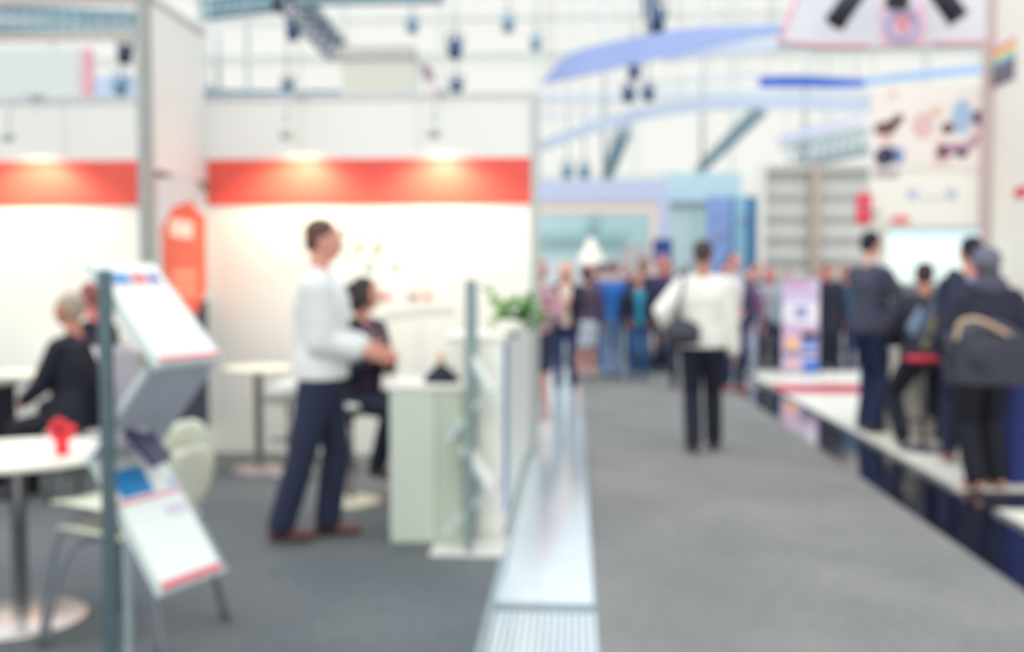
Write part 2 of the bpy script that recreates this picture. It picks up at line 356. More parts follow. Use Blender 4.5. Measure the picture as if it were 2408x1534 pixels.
def stage_light(px, py, Y, s, lab, mat=navyblk, tilt=0.0, top=-60):
    c = at(px, py, Y); t = thing('stage_light', lab, 'stage light', c, group='stage lights hanging from the hall roof')
    d = V((math.sin(tilt), -.35, -math.cos(tilt))).normalized()
    B().tube([c - d * s * .55, c - d * s * .3, c + d * s * .5], [s * .2, s * .34, s * .4], 14).build('housing', mat, t)
    B().tube([c + V((-s * .45, 0, 0)), c + V((-s * .42, 0, s * .75)), c + V((s * .42, 0, s * .75)), c + V((s * .45, 0, 0))], s * .06, 6).build('yoke', mat, t)
    z1 = at(px, top, Y).z
    B().tube([c + V((0, 0, s * .75)), (c.x, c.y, max(z1, c.z + s))], .02 * Y / 20, 6).build('hanger_rod', M('pale_rod', (196, 204, 206), .5, .2), t)
for a in [(655, 8, 14, .22, 'dark stage light at top edge beside the slanting truss'), (690, 72, 18, .3, 'blue stage light below the slanting dark truss'),
          (1070, 112, 20, .36, 'blue stage light hanging right of the flag, upper of two'), (1073, 206, 21, .34, 'blue stage light right of the flag, lower of two'),
          (677, 206, 20, .3, 'blue stage light just above the wall, left of the grey tower'), (970, 58, 24, .34, 'pale blue stage light above the grey tower corner'),
          (1195, 56, 24, .34, 'pale blue stage light hanging above the wall end'), (1260, 102, 24, .3, 'small teal stage light left of the blue curved banner'),
          (1540, 44, 20, .5, 'large dark stage light above the blue curved banner'), (1530, 6, 22, .4, 'stage light cropped by the top edge above the curved banner'),
          (1492, 166, 18, .26, 'small dark stage light just under the blue curved banner'), (1478, 220, 19.5, .3, 'left of the two dark stage lights under the curved banner'),
          (1524, 218, 18, .26, 'right of the two dark stage lights under the curved banner'), (1334, 402, 30, .4, 'small teal stage light above the pale stand, left one'),
          (1374, 402, 30, .4, 'small teal stage light above the pale stand, right one'), (295, 125, 11, .2, 'dark stage light in the gap left of the grey post, upper'),
          (285, 200, 16, .28, 'grey stage light in the gap left of the grey post, lower'), (490, 218, 12, .12, 'small dark lamp at the partition end on top of the wall')]:
    m = navyblk if a[0] not in (970, 1195, 1260, 1334, 1374, 285) else M('pale_blue_lamp', (110, 145, 172), .5)
    if a[0] in (295, 655): m = M('navy_lamp', (34, 40, 76), .5)
    stage_light(*a, mat=m)
for i, (px, Y) in enumerate(((515, 20), (1420, 24), (1650, 26), (1890, 26))):
    p = at(px, 250 if px == 515 else 420, Y)
    tag(B().tube([(p.x, p.y, p.z), (p.x, p.y, at(px, -60, Y).z)], .05, 8).build('suspension_cable', M('pale_rod', (196, 204, 206), .5, .2)),
        ['thick pale cable dropping behind the wall right of the partition', 'thin pale cable crossing the blue curved banner', 'thin pale cable dropping toward the blue panel', 'thin pale cable dropping above the roller shutter'][i], 'cable')

def catmull(P, k=6):
    P = [V(p) for p in P]; o = []
    for i in range(len(P) - 1):
        a, b_, c, d = P[max(i - 1, 0)], P[i], P[i + 1], P[min(i + 2, len(P) - 1)]
        for j in range(k):
            t_ = j / k; o.append(.5 * ((2 * b_) + (c - a) * t_ + (2 * a - 5 * b_ + 4 * c - d) * t_ ** 2 + (3 * b_ - a - 3 * c + d) * t_ ** 3))
    return o + [P[-1]]
def ribbon(lab, pts, mat):
    top = catmull([at(p[0], p[1], p[3]) for p in pts]); bot = catmull([at(p[0], p[2], p[3]) for p in pts])
    g = B()
    for i in range(len(top) - 1): g.quad(bot[i], bot[i + 1], top[i + 1], top[i], (0, .05, 0))
    o = g.build('curved_banner', mat)
    for k in (2, len(top) // 2, len(top) - 3):
        q = top[k] + V((0, .025, -.02)); B().tube([q, (q.x, q.y, ROOF)], .008, 6).build('hanger_wire', wirem, o)
    return tag(o, lab, 'banner', 'curved banners hanging from the hall roof')
ribbon('broad lavender blue curved banner sweeping up toward the hanging sign', [(1275, 192, 198, 17), (1335, 128, 186, 16), (1450, 96, 160, 15), (1600, 68, 126, 14), (1740, 60, 96, 13.4), (1850, 57, 78, 13)], M('lavender_blue', (158, 176, 226), .7, var=.04, scale=1))
ribbon('pale blue inner edge of the broad curved banner', [(1560, 128, 145, 15), (1700, 104, 128, 14.4), (1850, 92, 116, 14)], M('pale_blue', (208, 218, 234), .7))
ribbon('bright blue straight banner left of the picture panel', [(1786, 180, 204, 16), (1880, 178, 204, 16), (1960, 182, 205, 16), (2035, 186, 203, 16)], M('strong_blue', (36, 98, 200), .6, var=.15, scale=2))
ribbon('light blue end of the bright blue banner', [(2035, 184, 199, 16), (2120, 172, 190, 16), (2230, 160, 178, 16), (2318, 152, 172, 16)], M('light_blue', (150, 188, 232), .6, var=.1, scale=2))
ribbon('long pale blue curved banner above the far stands', [(1262, 336, 360, 22), (1420, 276, 305, 20), (1600, 238, 266, 19), (1800, 228, 254, 18), (2048, 236, 262, 18)], M('pale_steel_blue', (188, 202, 222), .7, var=.05, scale=1))
ribbon('faint straight pale banner under the broad curved banner', [(1240, 222, 240, 26), (1500, 214, 232, 26), (1800, 208, 226, 26), (2045, 214, 232, 26)], M('faint_blue', (206, 214, 224), .7, var=.05, scale=1))
ribbon('thin pale banner line left of the bright blue banner', [(1540, 190, 200, 24), (1660, 180, 190, 23), (1786, 172, 182, 22)], M('faint_blue', (206, 214, 224), .7))
ribbon('small lavender curved banner above the roller shutter', [(1828, 322, 336, 24), (1900, 300, 322, 24), (1960, 288, 306, 24), (2030, 274, 286, 24)], M('faint_lavender', (200, 204, 230), .7))
ribbon('faint pale blue streak banner above the far left stand', [(1262, 268, 278, 28), (1350, 266, 276, 28), (1430, 262, 270, 28)], M('faint_blue', (206, 214, 224), .7))

# big hanging sign, top right
t = thing('hanging_sign', 'large pale hanging sign with pink border and round emblem, top right', 'sign', at(2080, 60, 8.9))
SY = 8.9
B().poly([at(1885, -40, SY), at(1832, 102, SY), at(1920, 110, SY), at(2040, 112, SY), at(2318, 104, SY), at(2318, -40, SY)], (0, .12, 0)).build('panel', M('sign_lavender_white', (222, 222, 230), .6, var=.02, scale=2), t)
q = [at(1885, -40, SY), at(1834, 98, SY), at(1920, 106, SY), at(2045, 110, SY)]
B().tube([at(2195, 102, SY), at(2318, 100, SY)], .02, 8).build('pink_border', M('pink_border', (232, 170, 188), .6), t)
for k in (1900, 2300): q_ = at(k, -38, SY + .06); B().tube([q_, (q_.x, q_.y, ROOF)], .008, 6).build('hanger_wire', wirem, t)
g = B(); g.tube(q, .02, 8)
g.build('pink_border', M('pink_border', (232, 170, 188), .6), t)
B().poly([at(2070, 10, SY - .01), at(2070, 106, SY - .01), at(2180, 106, SY - .01), at(2180, 10, SY - .01)], (0, .009, 0)).build('emblem_square', M('emblem_pink', (236, 196, 212), .6, var=.06, scale=5), t)
c = at(2122, 58, SY - .02); g = B(); n = 28
g.tube([c + V((.125 * math.cos(2 * PI * i / n), 0, .135 * math.sin(2 * PI * i / n))) for i in range(n + 1)], .018, 8)
g.build('emblem_ring', M('emblem_blue', (160, 180, 224), .6), t)
B().poly([at(2106, 36, SY - .02), at(2124, 90, SY - .02), at(2142, 36, SY - .02)], (0, .01, 0)).build('emblem_mark', M('emblem_rose', (224, 150, 170), .6), t)
def can(pts, r, lab):
    t = thing('spotlight', lab, 'spotlight', at(pts[0][0], pts[0][1], 8.5), group='black spotlights before the hanging sign')
    a, b_ = at(*pts[0], 8.5), at(*pts[1], 8.45)
    B().tube([a, a.lerp(b_, .25), b_], [r * .6, r, r], 18).build('barrel', M('can_black', (40, 42, 62), .5), t)
    B().tube([b_, b_ + (b_ - a).normalized() * .012], [r * 1.1, r * 1.1], 18).build('rim', black, t)
can([(2035, -50), (1966, 50)], .085, 'black spotlight left of the round emblem, pointing down left')
can([(2112, -60), (2110, 8)], .09, 'black spotlight directly above the round emblem, mostly cropped')
can([(2190, -45), (2252, 42)], .085, 'black spotlight right of the round emblem, pointing down right')

# ------------------------------------------------------------ right hand stand
RY = 10.6; RX = at(2322, 400, RY).x
st(B().bb(at(2052, 400, RY).x, RX + .3, RY, RY + .12, PZ, at(2100, 200, RY).z).build('wall_stand', M('stand_white', (246, 243, 236), .5, var=.02, scale=1)))
st(B().bb(RX, RX + .12, 5.5, RY - .06, PZ, 5.2).build('wall_right', M('stand_cream', (244, 238, 228), .5, var=.02, scale=1)))
st(B().bb(RX - .09, RX - .002, RY - .12, RY - .002, PZ, 5.2).build('trim_12', M('rose_post', (205, 184, 184), .5), None, .008))
def patch(px0, py0, px1, py1, Y, dep=.004): 
    a, b_ = at(px0, py0, Y), at(px1, py1, Y); return B().bb(a.x, b_.x, Y - dep, Y, b_.z, a.z)
t = thing('photo_panel', 'large photo panel of people in a meeting beside the rose post', 'photo panel', at(2182, 395, RY))
patch(2052, 202, 2314, 396, RY - .002, .012).build('print', M('photo_base', (248, 240, 234), .5, var=.05, scale=3), t)
def blob(px, py, rx, ry, rot, mat, name='print_shape', Y=RY - .015):
    c = at(px, py, Y); k = Y / F; rx *= k; ry *= k; cr, sr = math.cos(rot), math.sin(rot)
    B().loft([(c + V((0, -e, 0)), V((rx * cr, 0, rx * sr)), V((-ry * sr, 0, ry * cr))) for e in (0, .003)], 22, False).build(name, mat, t)
hb = M('photo_brown', (120, 78, 82), .5, var=.1); fs = M('photo_flesh', (238, 200, 188), .5); pk = M('photo_mauve', (190, 150, 176), .5); bl = M('photo_blue', (176, 198, 228), .5)
dk = M('photo_dark', (72, 62, 92), .5); pl = M('photo_pinkish', (234, 196, 196), .5); mb = M('photo_midblue', (130, 150, 205), .5)
for a in [(2082, 302, 26, 16, .1, hb), (2108, 284, 20, 11, .7, hb), (2086, 330, 16, 8, -.3, fs), (2080, 368, 22, 24, -.6, dk), (2108, 366, 18, 20, .2, mb),
          (2170, 296, 24, 30, 0, pl), (2228, 302, 15, 14, 0, hb), (2200, 262, 16, 12, 0, fs), (2262, 275, 24, 40, 0, bl), (2300, 278, 13, 17, .3, dk), (2304, 312, 11, 22, .2, fs),
          (2232, 352, 32, 14, .35, pk), (2212, 346, 13, 20, .3, pl), (2282, 338, 24, 11, .8, pk), (2215, 375, 22, 12, 0, pl), (2100, 222, 9, 8, 0, fs), (2262, 360, 14, 12, 0, dk)]: blob(*a)
patch(2056, 400, 2112, 418, RY - .001, .012).build('caption', M('caption_grey', (190, 180, 180), .6), t)
t = thing('info_panel', 'white information panel with two round blue icons under the photo panel', 'info panel', at(2180, 530, RY))
patch(2055, 424, 2312, 528, RY - .001, .012).build('board', M('board_bright', (250, 248, 240), .5, var=.01), t)
for px in (2146, 2236): blob(px, 457, 14, 14, 0, M('icon_blue', (200, 210, 232), .6), 'round_icon')
blob(2117, 518, 24, 11, 0, M('icon_rose', (238, 140, 144), .6), 'pink_label')
patch(2165, 462, 2218, 470, RY - .014).build('link_line', M('caption_pale', (222, 224, 230), .6), t)
t = thing('screen', 'wide bright wall screen the visitors are looking at', 'screen', at(2197, 668, RY))
patch(2080, 532, 2316, 672, RY - .004, .05).build('housing', M('screen_grey', (206, 214, 212), .5), t, .004)
patch(2086, 546, 2310, 664, RY - .056, .004).build('display', M('screen_glow', (228, 244, 236), .3, emit=.55, var=.01, scale=2), t)
patch(2092, 548, 2308, 562, RY - .062, .002).build('title_bar', M('screen_blue', (190, 222, 236), .3, emit=.5), t)
for px in (2130, 2200, 2262): patch(px, 575, px + 12, 660, RY - .062, .002).build('column', M('screen_pale', (214, 230, 232), .3, emit=.5), t)
patch(2070, 672, 2316, 692, RY - .004, .08).build('mounting_rail', M('rail_grey', (120, 128, 136), .5), t)
t = thing('red_flag_sign', 'upright rounded red sign on the left edge of the right stand', 'sign', at(2028, 528, RY - .2))
a, b_ = at(2011, 455, RY - .2), at(2047, 530, RY - .2); 
B().bb(a.x, b_.x, RY - .26, RY - .2, b_.z, a.z).build('board', M('sign_red', (228, 62, 86), .5, var=.05, scale=9), t, .04)
for z in (.25, .5, .72): B().bb(a.x + .03, b_.x - .03, RY - .264, RY - .26, b_.z + (a.z - b_.z) * z, b_.z + (a.z - b_.z) * z + .03).build('text_line', M('sign_red_pale', (240, 120, 136), .5), t)
B().bb(b_.x - .02, b_.x + .06, RY - .24, RY - .22, b_.z + .1, b_.z + .14).build('bracket', alu, t)
B().bb(b_.x + .03, b_.x + .06, RY - .24, RY - .0, b_.z + .1, b_.z + .14).build('bracket', alu, t)
# small signs on the right wall
def onwall(px0, py0, px1, py1): a, b_ = onx(px0, py0, RX), onx(px1, py1, RX); return a, b_
t = thing('rainbow_sign', 'small sign with rainbow stripes above dark grey on the right wall', 'sign', onx(2355, 195, RX))
a, b_ = onwall(2333, 104, 2386, 198)
cols = [((236, 150, 160), 'stripe_rose'), ((244, 176, 110), 'stripe_orange'), ((240, 222, 120), 'stripe_yellow'), ((150, 210, 200), 'stripe_green'), ((110, 150, 190), 'stripe_blue')]
zt = onx(2358, 104, RX).z; zb = onx(2358, 198, RX).z; zm = zb + (zt - zb) * .48
for i, (cc, nm) in enumerate(cols):
    z1 = zt - (zt - zm) * i / 5; z0 = zt - (zt - zm) * (i + 1) / 5; B().bb(RX - .012, RX - .001, b_.y, a.y, z0, z1).build('stripe', M(nm, cc, .5), t)
B().bb(RX - .012, RX - .001, b_.y, a.y, zb, zm).build('grey_field', M('field_grey', (108, 98, 116), .5), t)
p = onx(2402, 452, RX); tag(B().loft([(p + V((-.001, 0, 0)), V((0, .16, 0)), V((0, 0, .055))), (p + V((-.012, 0, 0)), V((0, .16, 0)), V((0, 0, .055)))], 20, False).build('red_sticker', M('sign_red', (228, 62, 86), .5)), 'small oval red sticker at the right edge of the cream wall', 'sticker')

def draped(lab, x0, x1, y0, y1, z1, topm, clothm, name='draped_counter'):
    t = thing(name, lab, 'counter', ((x0 + x1) / 2, (y0 + y1) / 2, PZ))
    g = B(); n = 90; per = []
    P = [(x0, y0), (x1, y0), (x1, y1), (x0, y1), (x0, y0)]; L = []
    for (ax, ay), (bx, by) in zip(P[:-1], P[1:]):
        d = V((bx - ax, by - ay, 0)); m_ = max(6, int(d.length / .03)); nn = V((d.y, -d.x, 0)).normalized()
        for k in range(m_): L.append((V((ax, ay, 0)) + d * k / m_, nn))
    vv = []
    for i, (p, nn) in enumerate(L):
        o_ = nn * (.012 + .012 * math.sin(i * 1.3)); vv += [p + nn * .002 + V((0, 0, z1)), p + o_ + V((0, 0, PZ + .002))]
    m_ = len(L); g.add(vv, [(2 * i, 2 * ((i + 1) % m_), 2 * ((i + 1) % m_) + 1, 2 * i + 1) for i in range(m_)], True)
    g.build('cloth_skirt', clothm, t); B().bb(x0 - .02, x1 + .02, y0 - .02, y1 + .02, z1, z1 + .03).build('top', topm, t, .004)
    return t
navyc = M('royal_blue_cloth', (32, 58, 132), .8, var=.12, scale=10)
a = at(2062, 900, 9.75); b_ = at(2128, 900, 9.75)
draped('blue draped counter between the grey sweater man and the crouched visitor', a.x, b_.x, 9.75, 10.3, 1.0, white, navyc)
a = at(2370, 900, 7.25); draped('navy draped table at the far right edge', a.x, a.x + .9, 7.2, 8.0, .96, M('navy_top', (38, 44, 90), .7), M('navy_cloth', (36, 48, 112), .8, var=.15, scale=9))
t = thing('white_pillar_stand', 'narrow white stand on the blue counter beneath the screen', 'stand', (at(2100, 700, 10.1).x, 10.1, 1.03))
p = at(2100, 700, 10.1); B().bb(p.x - .09, p.x + .09, 10.02, 10.18, 1.03, 1.26).build('block', white, t, .01); B().bb(p.x - .13, p.x + .13, 9.98, 10.2, 1.26, 1.3).build('tray', white, t, .01)
p = at(2404, 800, 7.4); tag(B().lathe((p.x, 7.45, .99), [(.03, 0), (.055, .01), (.06, .06), (.05, .1), (.02, .12)]).build('teal_pouch', M('teal_pouch', (70, 140, 170), .6)), 'small teal pouch on the navy draped table', 'pouch')
p = at(2392, 760, 7.6); tag(B().lathe((p.x, 7.75, .99), [(.08, 0), (.09, .05), (.07, .14), (.04, .16)]).build('brown_bag', M('rosy_brown_bag', (150, 112, 112), .7)), 'small rosy brown bag behind the teal pouch', 'bag')

# ------------------------------------------------------------ far stands
def slab(px0, py0, px1, py1, Y, d, zb=None):
    a, b_ = at(px0, py0, Y), at(px1, py1, Y); return B().bb(a.x, b_.x, Y, Y + d, b_.z if zb is None else zb, a.z)
SYf = 19.0
t = thing('pale_blue_stand', 'pale blue exhibition stand with cream framed opening behind the crowd', 'exhibition stand', (at(1415, 800, SYf).x, SYf + 1, 0))
slab(1240, 424, 1566, 474, SYf, .3).build('fascia', M('fascia_lavender', (192, 200, 228), .6, var=.03, scale=.6), t)
slab(1548, 474, 1570, 900, SYf, .3, 0).build('side_post', M('fascia_lavender', (192, 200, 228), .6), t)
slab(1240, 474, 1548, 500, SYf + .04, .2).build('cream_lintel', M('cream_frame', (238, 218, 202), .6), t)
slab(1530, 500, 1548, 900, SYf + .04, .2, 0).build('cream_jamb', M('cream_frame', (238, 218, 202), .6), t)
slab(1220, 470, 1560, 900, SYf + 1.6, .1, 0).build('back_panel', M('stand_cyan', (198, 226, 226), .6, var=.06, scale=.5), t)
slab(1262, 548, 1470, 572, SYf + 1.5, .06).build('grey_stripe', M('stripe_teal', (170, 206, 208), .6), t)
slab(1384, 500, 1404, 552, SYf + 1.5, .06).build('hanging_strip', M('stripe_teal', (170, 206, 208), .6), t)
slab(1262, 610, 1465, 900, SYf + 1.45, .06, 0).build('lower_panel', M('stand_mist', (222, 234, 238), .6), t)
slab(1465, 578, 1545, 660, SYf + 1.4, .06).build('beige_panel', M('stand_beige', (214, 208, 206), .6), t)
c = at(1390, 560, 17.5); t = thing('pendant_lamp', 'cream tent shaped pendant lamp glowing inside the pale blue stand', 'lamp', c)
zb_ = at(1390, 622, 17.5).z
B().lathe((c.x, c.y, 0), [(.25, zb_), (.24, zb_ + .03), (.17, zb_ + .2), (.08, zb_ + .38), (.03, c.z)]).build('lamp_shade', M('cream_shade', (250, 240, 224), .7, emit=.05), t)
B().tube([c, (c.x, c.y, at(1390, 500, 17.5).z)], .012, 6).build('cord', alu, t)
# cyan block and the blue glass-like panel
t = thing('cyan_stand', 'light cyan stand block right of the cream framed opening', 'exhibition stand', (at(1660, 800, 20).x, 20, 0))
slab(1566, 406, 1742, 474, 20, .6).build('header', M('cyan_header', (192, 220, 230), .6), t)
slab(1570, 474, 1742, 900, 20.2, .3, 0).build('wall_panel', M('cyan_pale', (212, 230, 228), .6), t)
slab(1628, 490, 1650, 620, 20.15, .04).build('green_strip', M('cyan_green', (188, 218, 212), .6), t)
t = thing('blue_panel_wall', 'tall blue panel with lighter vertical streaks behind the walking man', 'display wall', (at(1725, 800, 18.5).x, 18.5, 0))
slab(1664, 462, 1722, 900, 18.5, .2, 0).build('panel', M('panel_blue', (128, 160, 215), .5, var=.08, scale=1.2), t)
slab(1722, 462, 1758, 900, 18.5, .2, 0).build('panel', M('panel_sky', (148, 198, 226), .5, var=.08, scale=1.2), t)
slab(1758, 462, 1782, 900, 18.5, .2, 0).build('panel', M('panel_deep', (84, 150, 205), .5, var=.08, scale=1.2), t)
for px, py in ((1686, 500), (1684, 552), (1700, 540), (1744, 518)): slab(px - 7, py - 8, px + 7, py + 8, 18.46, .04).build('printed_dot', M('dot_mauve', (164, 160, 205), .5), t)
tag(slab(1744, 404, 1790, 900, 22, .3, 0).build('white_wall', white), 'narrow white wall between the blue panel and roller shutter', 'wall')
# roller shutter
SH = 18.0
t = thing('roller_shutter', 'grey slatted roller shutter with a brown centre post at the aisle end', 'roller shutter', (at(1915, 700, SH).x, SH, 0))
sa, sb = at(1792, 402, SH), at(2080, 402, SH); z = 0.0; k = 0
shm = [M('slat_light', (196, 196, 190), .5, .1), M('slat_mid', (176, 178, 174), .5, .1)]
while z < sa.z - .05:
    h = .19; B().quad((sa.x, SH, z), (sb.x, SH, z), (sb.x, SH + (.07 if k % 2 == 0 else -.0), min(z + h, sa.z)), (sa.x, SH + (.07 if k % 2 == 0 else 0), min(z + h, sa.z)), (0, .04, 0)).build('slat', shm[k % 2], t); z += h; k += 1
B().bb(sa.x - .05, sb.x, SH - .08, SH + .1, sa.z, sa.z + .1).build('roller_box', M('slat_head', (200, 198, 192), .5), t)
p = at(1916, 500, SH - .1); B().bb(p.x - .07, p.x + .07, SH - .16, SH - .06, 0, sa.z + .05).build('centre_post', M('brown_post', (182, 164, 152), .5), t)
p = at(1795, 500, SH - .1); B().bb(p.x - .1, p.x + .03, SH - .16, SH - .06, 0, sa.z + .05).build('side_post', M('pale_post', (224, 222, 214), .5), t)
# dark navy sign on post
t = thing('post_sign', 'dark blue square sign on a post above the crowd', 'sign', (at(1556, 800, 17.0).x, 17.0, 0))
a, b_ = at(1535, 562, 17.0), at(1580, 620, 17.0); B().bb(a.x, b_.x, 16.98, 17.02, b_.z, a.z).build('board', M('sign_navy', (30, 62, 128), .5), t, .006)
B().bb(a.x + .02, b_.x - .02, 16.97, 16.98, b_.z + .1, b_.z + .17).build('text_line', M('sign_pale_blue', (92, 120, 178), .5), t)
B().tube([((a.x + b_.x) / 2, 17.0, 0), ((a.x + b_.x) / 2, 17.0, b_.z)], .025).build('post', black, t); B().lathe(((a.x + b_.x) / 2, 17.0, 0), [(.2, 0), (.2, .02), (.03, .03)]).build('base', black, t)
# roll-up banner
t = thing('rollup_banner', 'roll-up banner with mauve, white, orange and blue print beside the black coated visitor', 'banner stand', (at(1882, 880, 15.3).x, 15.3, 0))
RB = 15.3; slab(1841, 657, 1924, 876, RB, .02).build('print', M('banner_mauve', (206, 190, 222), .5, var=.08, scale=4), t)
for (x0, y0, x1, y1, nm, cc) in [(1842, 712, 1923, 760, 'bw', (232, 232, 238)), (1868, 722, 1900, 748, 'bb', (140, 150, 200)), (1842, 764, 1923, 800, 'bp', (205, 176, 208)), (1846, 796, 1880, 822, 'bo', (244, 188, 138)), (1884, 782, 1923, 800, 'bd', (70, 96, 160)),
                                 (1884, 804, 1923, 818, 'bc', (70, 130, 215)), (1842, 824, 1923, 838, 'bg', (120, 122, 160)), (1846, 842, 1880, 866, 'bs', (224, 180, 182)), (1888, 846, 1923, 876, 'bz', (66, 120, 208)), (1850, 664, 1900, 676, 'br', (200, 150, 185))]:
    slab(x0, y0, x1, y1, RB - .003 - (.002 if nm in ('bb', 'bo') else 0), .003).build('print_block', M('banner_' + nm, cc, .5), t)
a = at(1882, 880, RB); B().bb(a.x - .3, a.x + .3, RB - .08, RB + .1, 0, .05).build('foot', alu, t, .01); B().bb(a.x - .28, a.x + .28, RB - .005, RB + .025, at(1882, 657, RB).z, at(1882, 653, RB).z).build('top_rail', alu, t)
# white low counter far, behind crowd
t = thing('far_counter', 'low white counter far behind the crowd left of the walking man', 'counter', (at(1420, 850, 18).x, 18, 0))
slab(1385, 760, 1460, 880, 17.8, .5, 0).build('body', white, t); slab(1380, 752, 1465, 762, 17.75, .6).build('top', white, t)

# ------------------------------------------------------------ people
def ik(a, b_, l1, l2, pole):
    d = b_ - a; L = min(d.length, (l1 + l2) * .999); u = d.normalized(); b2 = a + u * L
    x = (l1 * l1 - l2 * l2 + L * L) / (2 * L); h = math.sqrt(max(l1 * l1 - x * x, 0)); p = (pole - u * pole.dot(u)).normalized()
    return a + u * x + p * h, b2
def person(label, loc, rz, h=1.75, pel=(0, 0, .92), ch=None, wr=None, wl=None, ar=None, al=None, kr=(0, 1, 0), kl=(0, 1, 0), head=(0, 0), hair='short', hairc=(60, 44, 44),
           top=(200, 200, 200), legs=(30, 34, 60), shoe=(40, 34, 36), sk=skin, jacket=None, skirt=False, bare=False, voxel=.009, ep=.022, er=(1, -1, -.3), el=(-1, -1, -.3),
           belt=None, slim=1.0, long_top=0.0, footdir=(0, 0), short_sleeve=False, sleeve=.98, collar=None, lanyard=None, group=None, baggy=0.0, hoodc=None, beard=False):
    k = h / 1.75; t = thing('person', label, 'person', loc, rz, group, world=False); t.scale = (k, k, k)
    X = V((1, 0, 0)); Y = V((0, 1, 0)); Z = V((0, 0, 1))
    pel = V(pel); ch = V(ch) if ch else pel + V((0, -.01, .45))
    up = (ch - pel).normalized(); fw = X.cross(up) * -1; fw = up.cross(X).normalized()
    sh = [ch + X * s * .166 * slim + up * .03 for s in (1, -1)]; nb = ch + up * .11
    hc = ch + up * .285 + fw * .03 - V((0, 0, 0))
    R = Matrix.Rotation(math.radians(head[0]), 3, 'Z') @ Matrix.Rotation(math.radians(head[1]), 3, 'X')
    hips = [pel + X * s * .088 * slim - Z * .02 for s in (1, -1)]
    an = [V(ar or (.10, 0, .09)), V(al or (-.10, 0, .09))]; wrs = [V(wr or (.27, .03, .83)), V(wl or (-.27, .03, .83))]
    kn = []; elb = []
    for i in (0, 1):
        q, a2 = ik(hips[i], an[i], .425, .415, V((kr, kl)[i])); kn.append(q); an[i] = a2
        q, w2 = ik(sh[i], wrs[i], .29, .26, V((er, el)[i])); elb.append(q); wrs[i] = w2
    def torso(b, e, z0=-.1, z1=1.0, m=1.0):
        L = (ch - pel).length
        secs = [(-.10, .12, .10), (-.03, .162, .115), (.06, .16, .112), (.16, .136, .10), (.28, .148, .108), (.38, .168, .116), (.455, .168, .10), (.50, .13, .08), (.54, .07, .06)]
        ss = []
        for z, rx, ry in secs:
            if z < z0 or z > z1: continue
            zz = z * L / .45; ss.append((pel + up * zz + fw * (.01 if z > .2 else 0), X * (rx * slim + e), fw * (ry + e) * m))
        b.loft(ss, 20)
    def arms(b, e, frac=1.0, hand=False):
        for i, s in ((0, 1), (1, -1)):
            b.cap(ch + up * .065 + X * s * .045, sh[i], .052 + e * .5, .052 + e)
            b.cap(sh[i], elb[i] if frac >= .5 else sh[i].lerp(elb[i], frac * 2), .052 + e, .041 + e)
            if frac > .5: b.cap(elb[i], elb[i].lerp(wrs[i], min(1, (frac - .5) * 2)), .041 + e, .029 + e)
    def hands(b):
        for i, s in ((0, 1), (1, -1)):
            d = (wrs[i] - elb[i]).normalized(); side = d.cross(X * s)
            if side.length < .2: side = d.cross(Z)
            side = (side.normalized() * -1); side = side if side.dot(Y) > 0 or abs(side.dot(Y)) < .2 else -side     # across the knuckles, thumb side forward
            nrm = d.cross(side).normalized()
            if nrm.dot(X * -s) < 0: nrm = -nrm
            c = wrs[i] + d * .05
            Rm = Matrix((side, nrm, d)).transposed(); b.ell(c, (.041, .016, .052), Rm, 12)
            for j, (o_, l) in enumerate(((.030, .038), (.011, .043), (-.010, .040), (-.029, .031))):
                p = c + side * o_ + d * .04; q = p + (d + nrm * .25).normalized() * l; r_ = q + (d * .65 + nrm * .75).normalized() * l * .8
                b.cap(p, q, .0092, .0088, 8); b.cap(q, r_, .0088, .0075, 8)
            p = c + side * .03 - d * .025; q = p + (side * .8 + d * .5 + nrm * .2).normalized() * .036; b.cap(p, q, .012, .0105, 8); b.cap(q, q + (d * .9 + nrm * .35 + side * .2).normalized() * .03, .0105, .0085, 8)
    def legs_(b, e, flare=0.0, to=1.0):
        for i in (0, 1):
            b.cap(hips[i], kn[i], .086 + e, .056 + e); end = kn[i].lerp(an[i], to)
            mid = kn[i].lerp(an[i], .3); b.cap(kn[i], mid, .054 + e, .056 + e); b.cap(mid, end, .056 + e, (.036 if to > .9 else .045) + e + flare)
    fd = []
    for i in (0, 1): a_ = math.radians(footdir[i] if isinstance(footdir, (tuple, list)) else 0) * (-1 if i == 0 else 1); fd.append(V((math.sin(-a_), math.cos(a_), 0)))
    # body
    b = B(); torso(b, 0); arms(b, 0); hands(b); legs_(b, 0)
    for i in (0, 1): b.cap(an[i] - V((0, 0, .045)) - fd[i] * .03, an[i] + fd[i] * .13 - V((0, 0, .06)), .032, .022)
    b.cap(nb - up * .03, hc + R @ V((0, -.025, -.05)), .058, .05)
    H = lambda x, y, z: hc + R @ V((x, y, z))
    b.ell(H(0, -.012, .03), (.075, .093, .087), R); b.ell(H(0, .02, -.02), (.063, .072, .082), R); b.ell(H(0, .032, -.073), (.042, .045, .034), R)
    b.cap(H(0, .086, .012), H(0, .108, -.024), .008, .0125, 8); b.ell(H(0, .084, .03), (.05, .012, .01), R, 10)
    for s in (1, -1): b.ell(H(s * .077, -.005, -.008), (.010, .02, .031), R, 10)
    me = remesh(b, 'body', voxel, 1); me.materials.append(sk); o = bpy.data.objects.new('body', me); C.objects.link(o); o.parent = t
    for s in (1, -1):
        e = B().ell(H(s * .03, .083, .006), (.013, .010, .008), R, 10).build('eye', eyew, t)
        B().ell(H(s * .03, .0915, .006), (.006, .0035, .006), R, 8).build('iris', M('iris', (50, 40, 40), .3), e)
    B().ell(H(0, .083, -.055), (.024, .010, .008), R, 10).build('mouth', lipm, t)
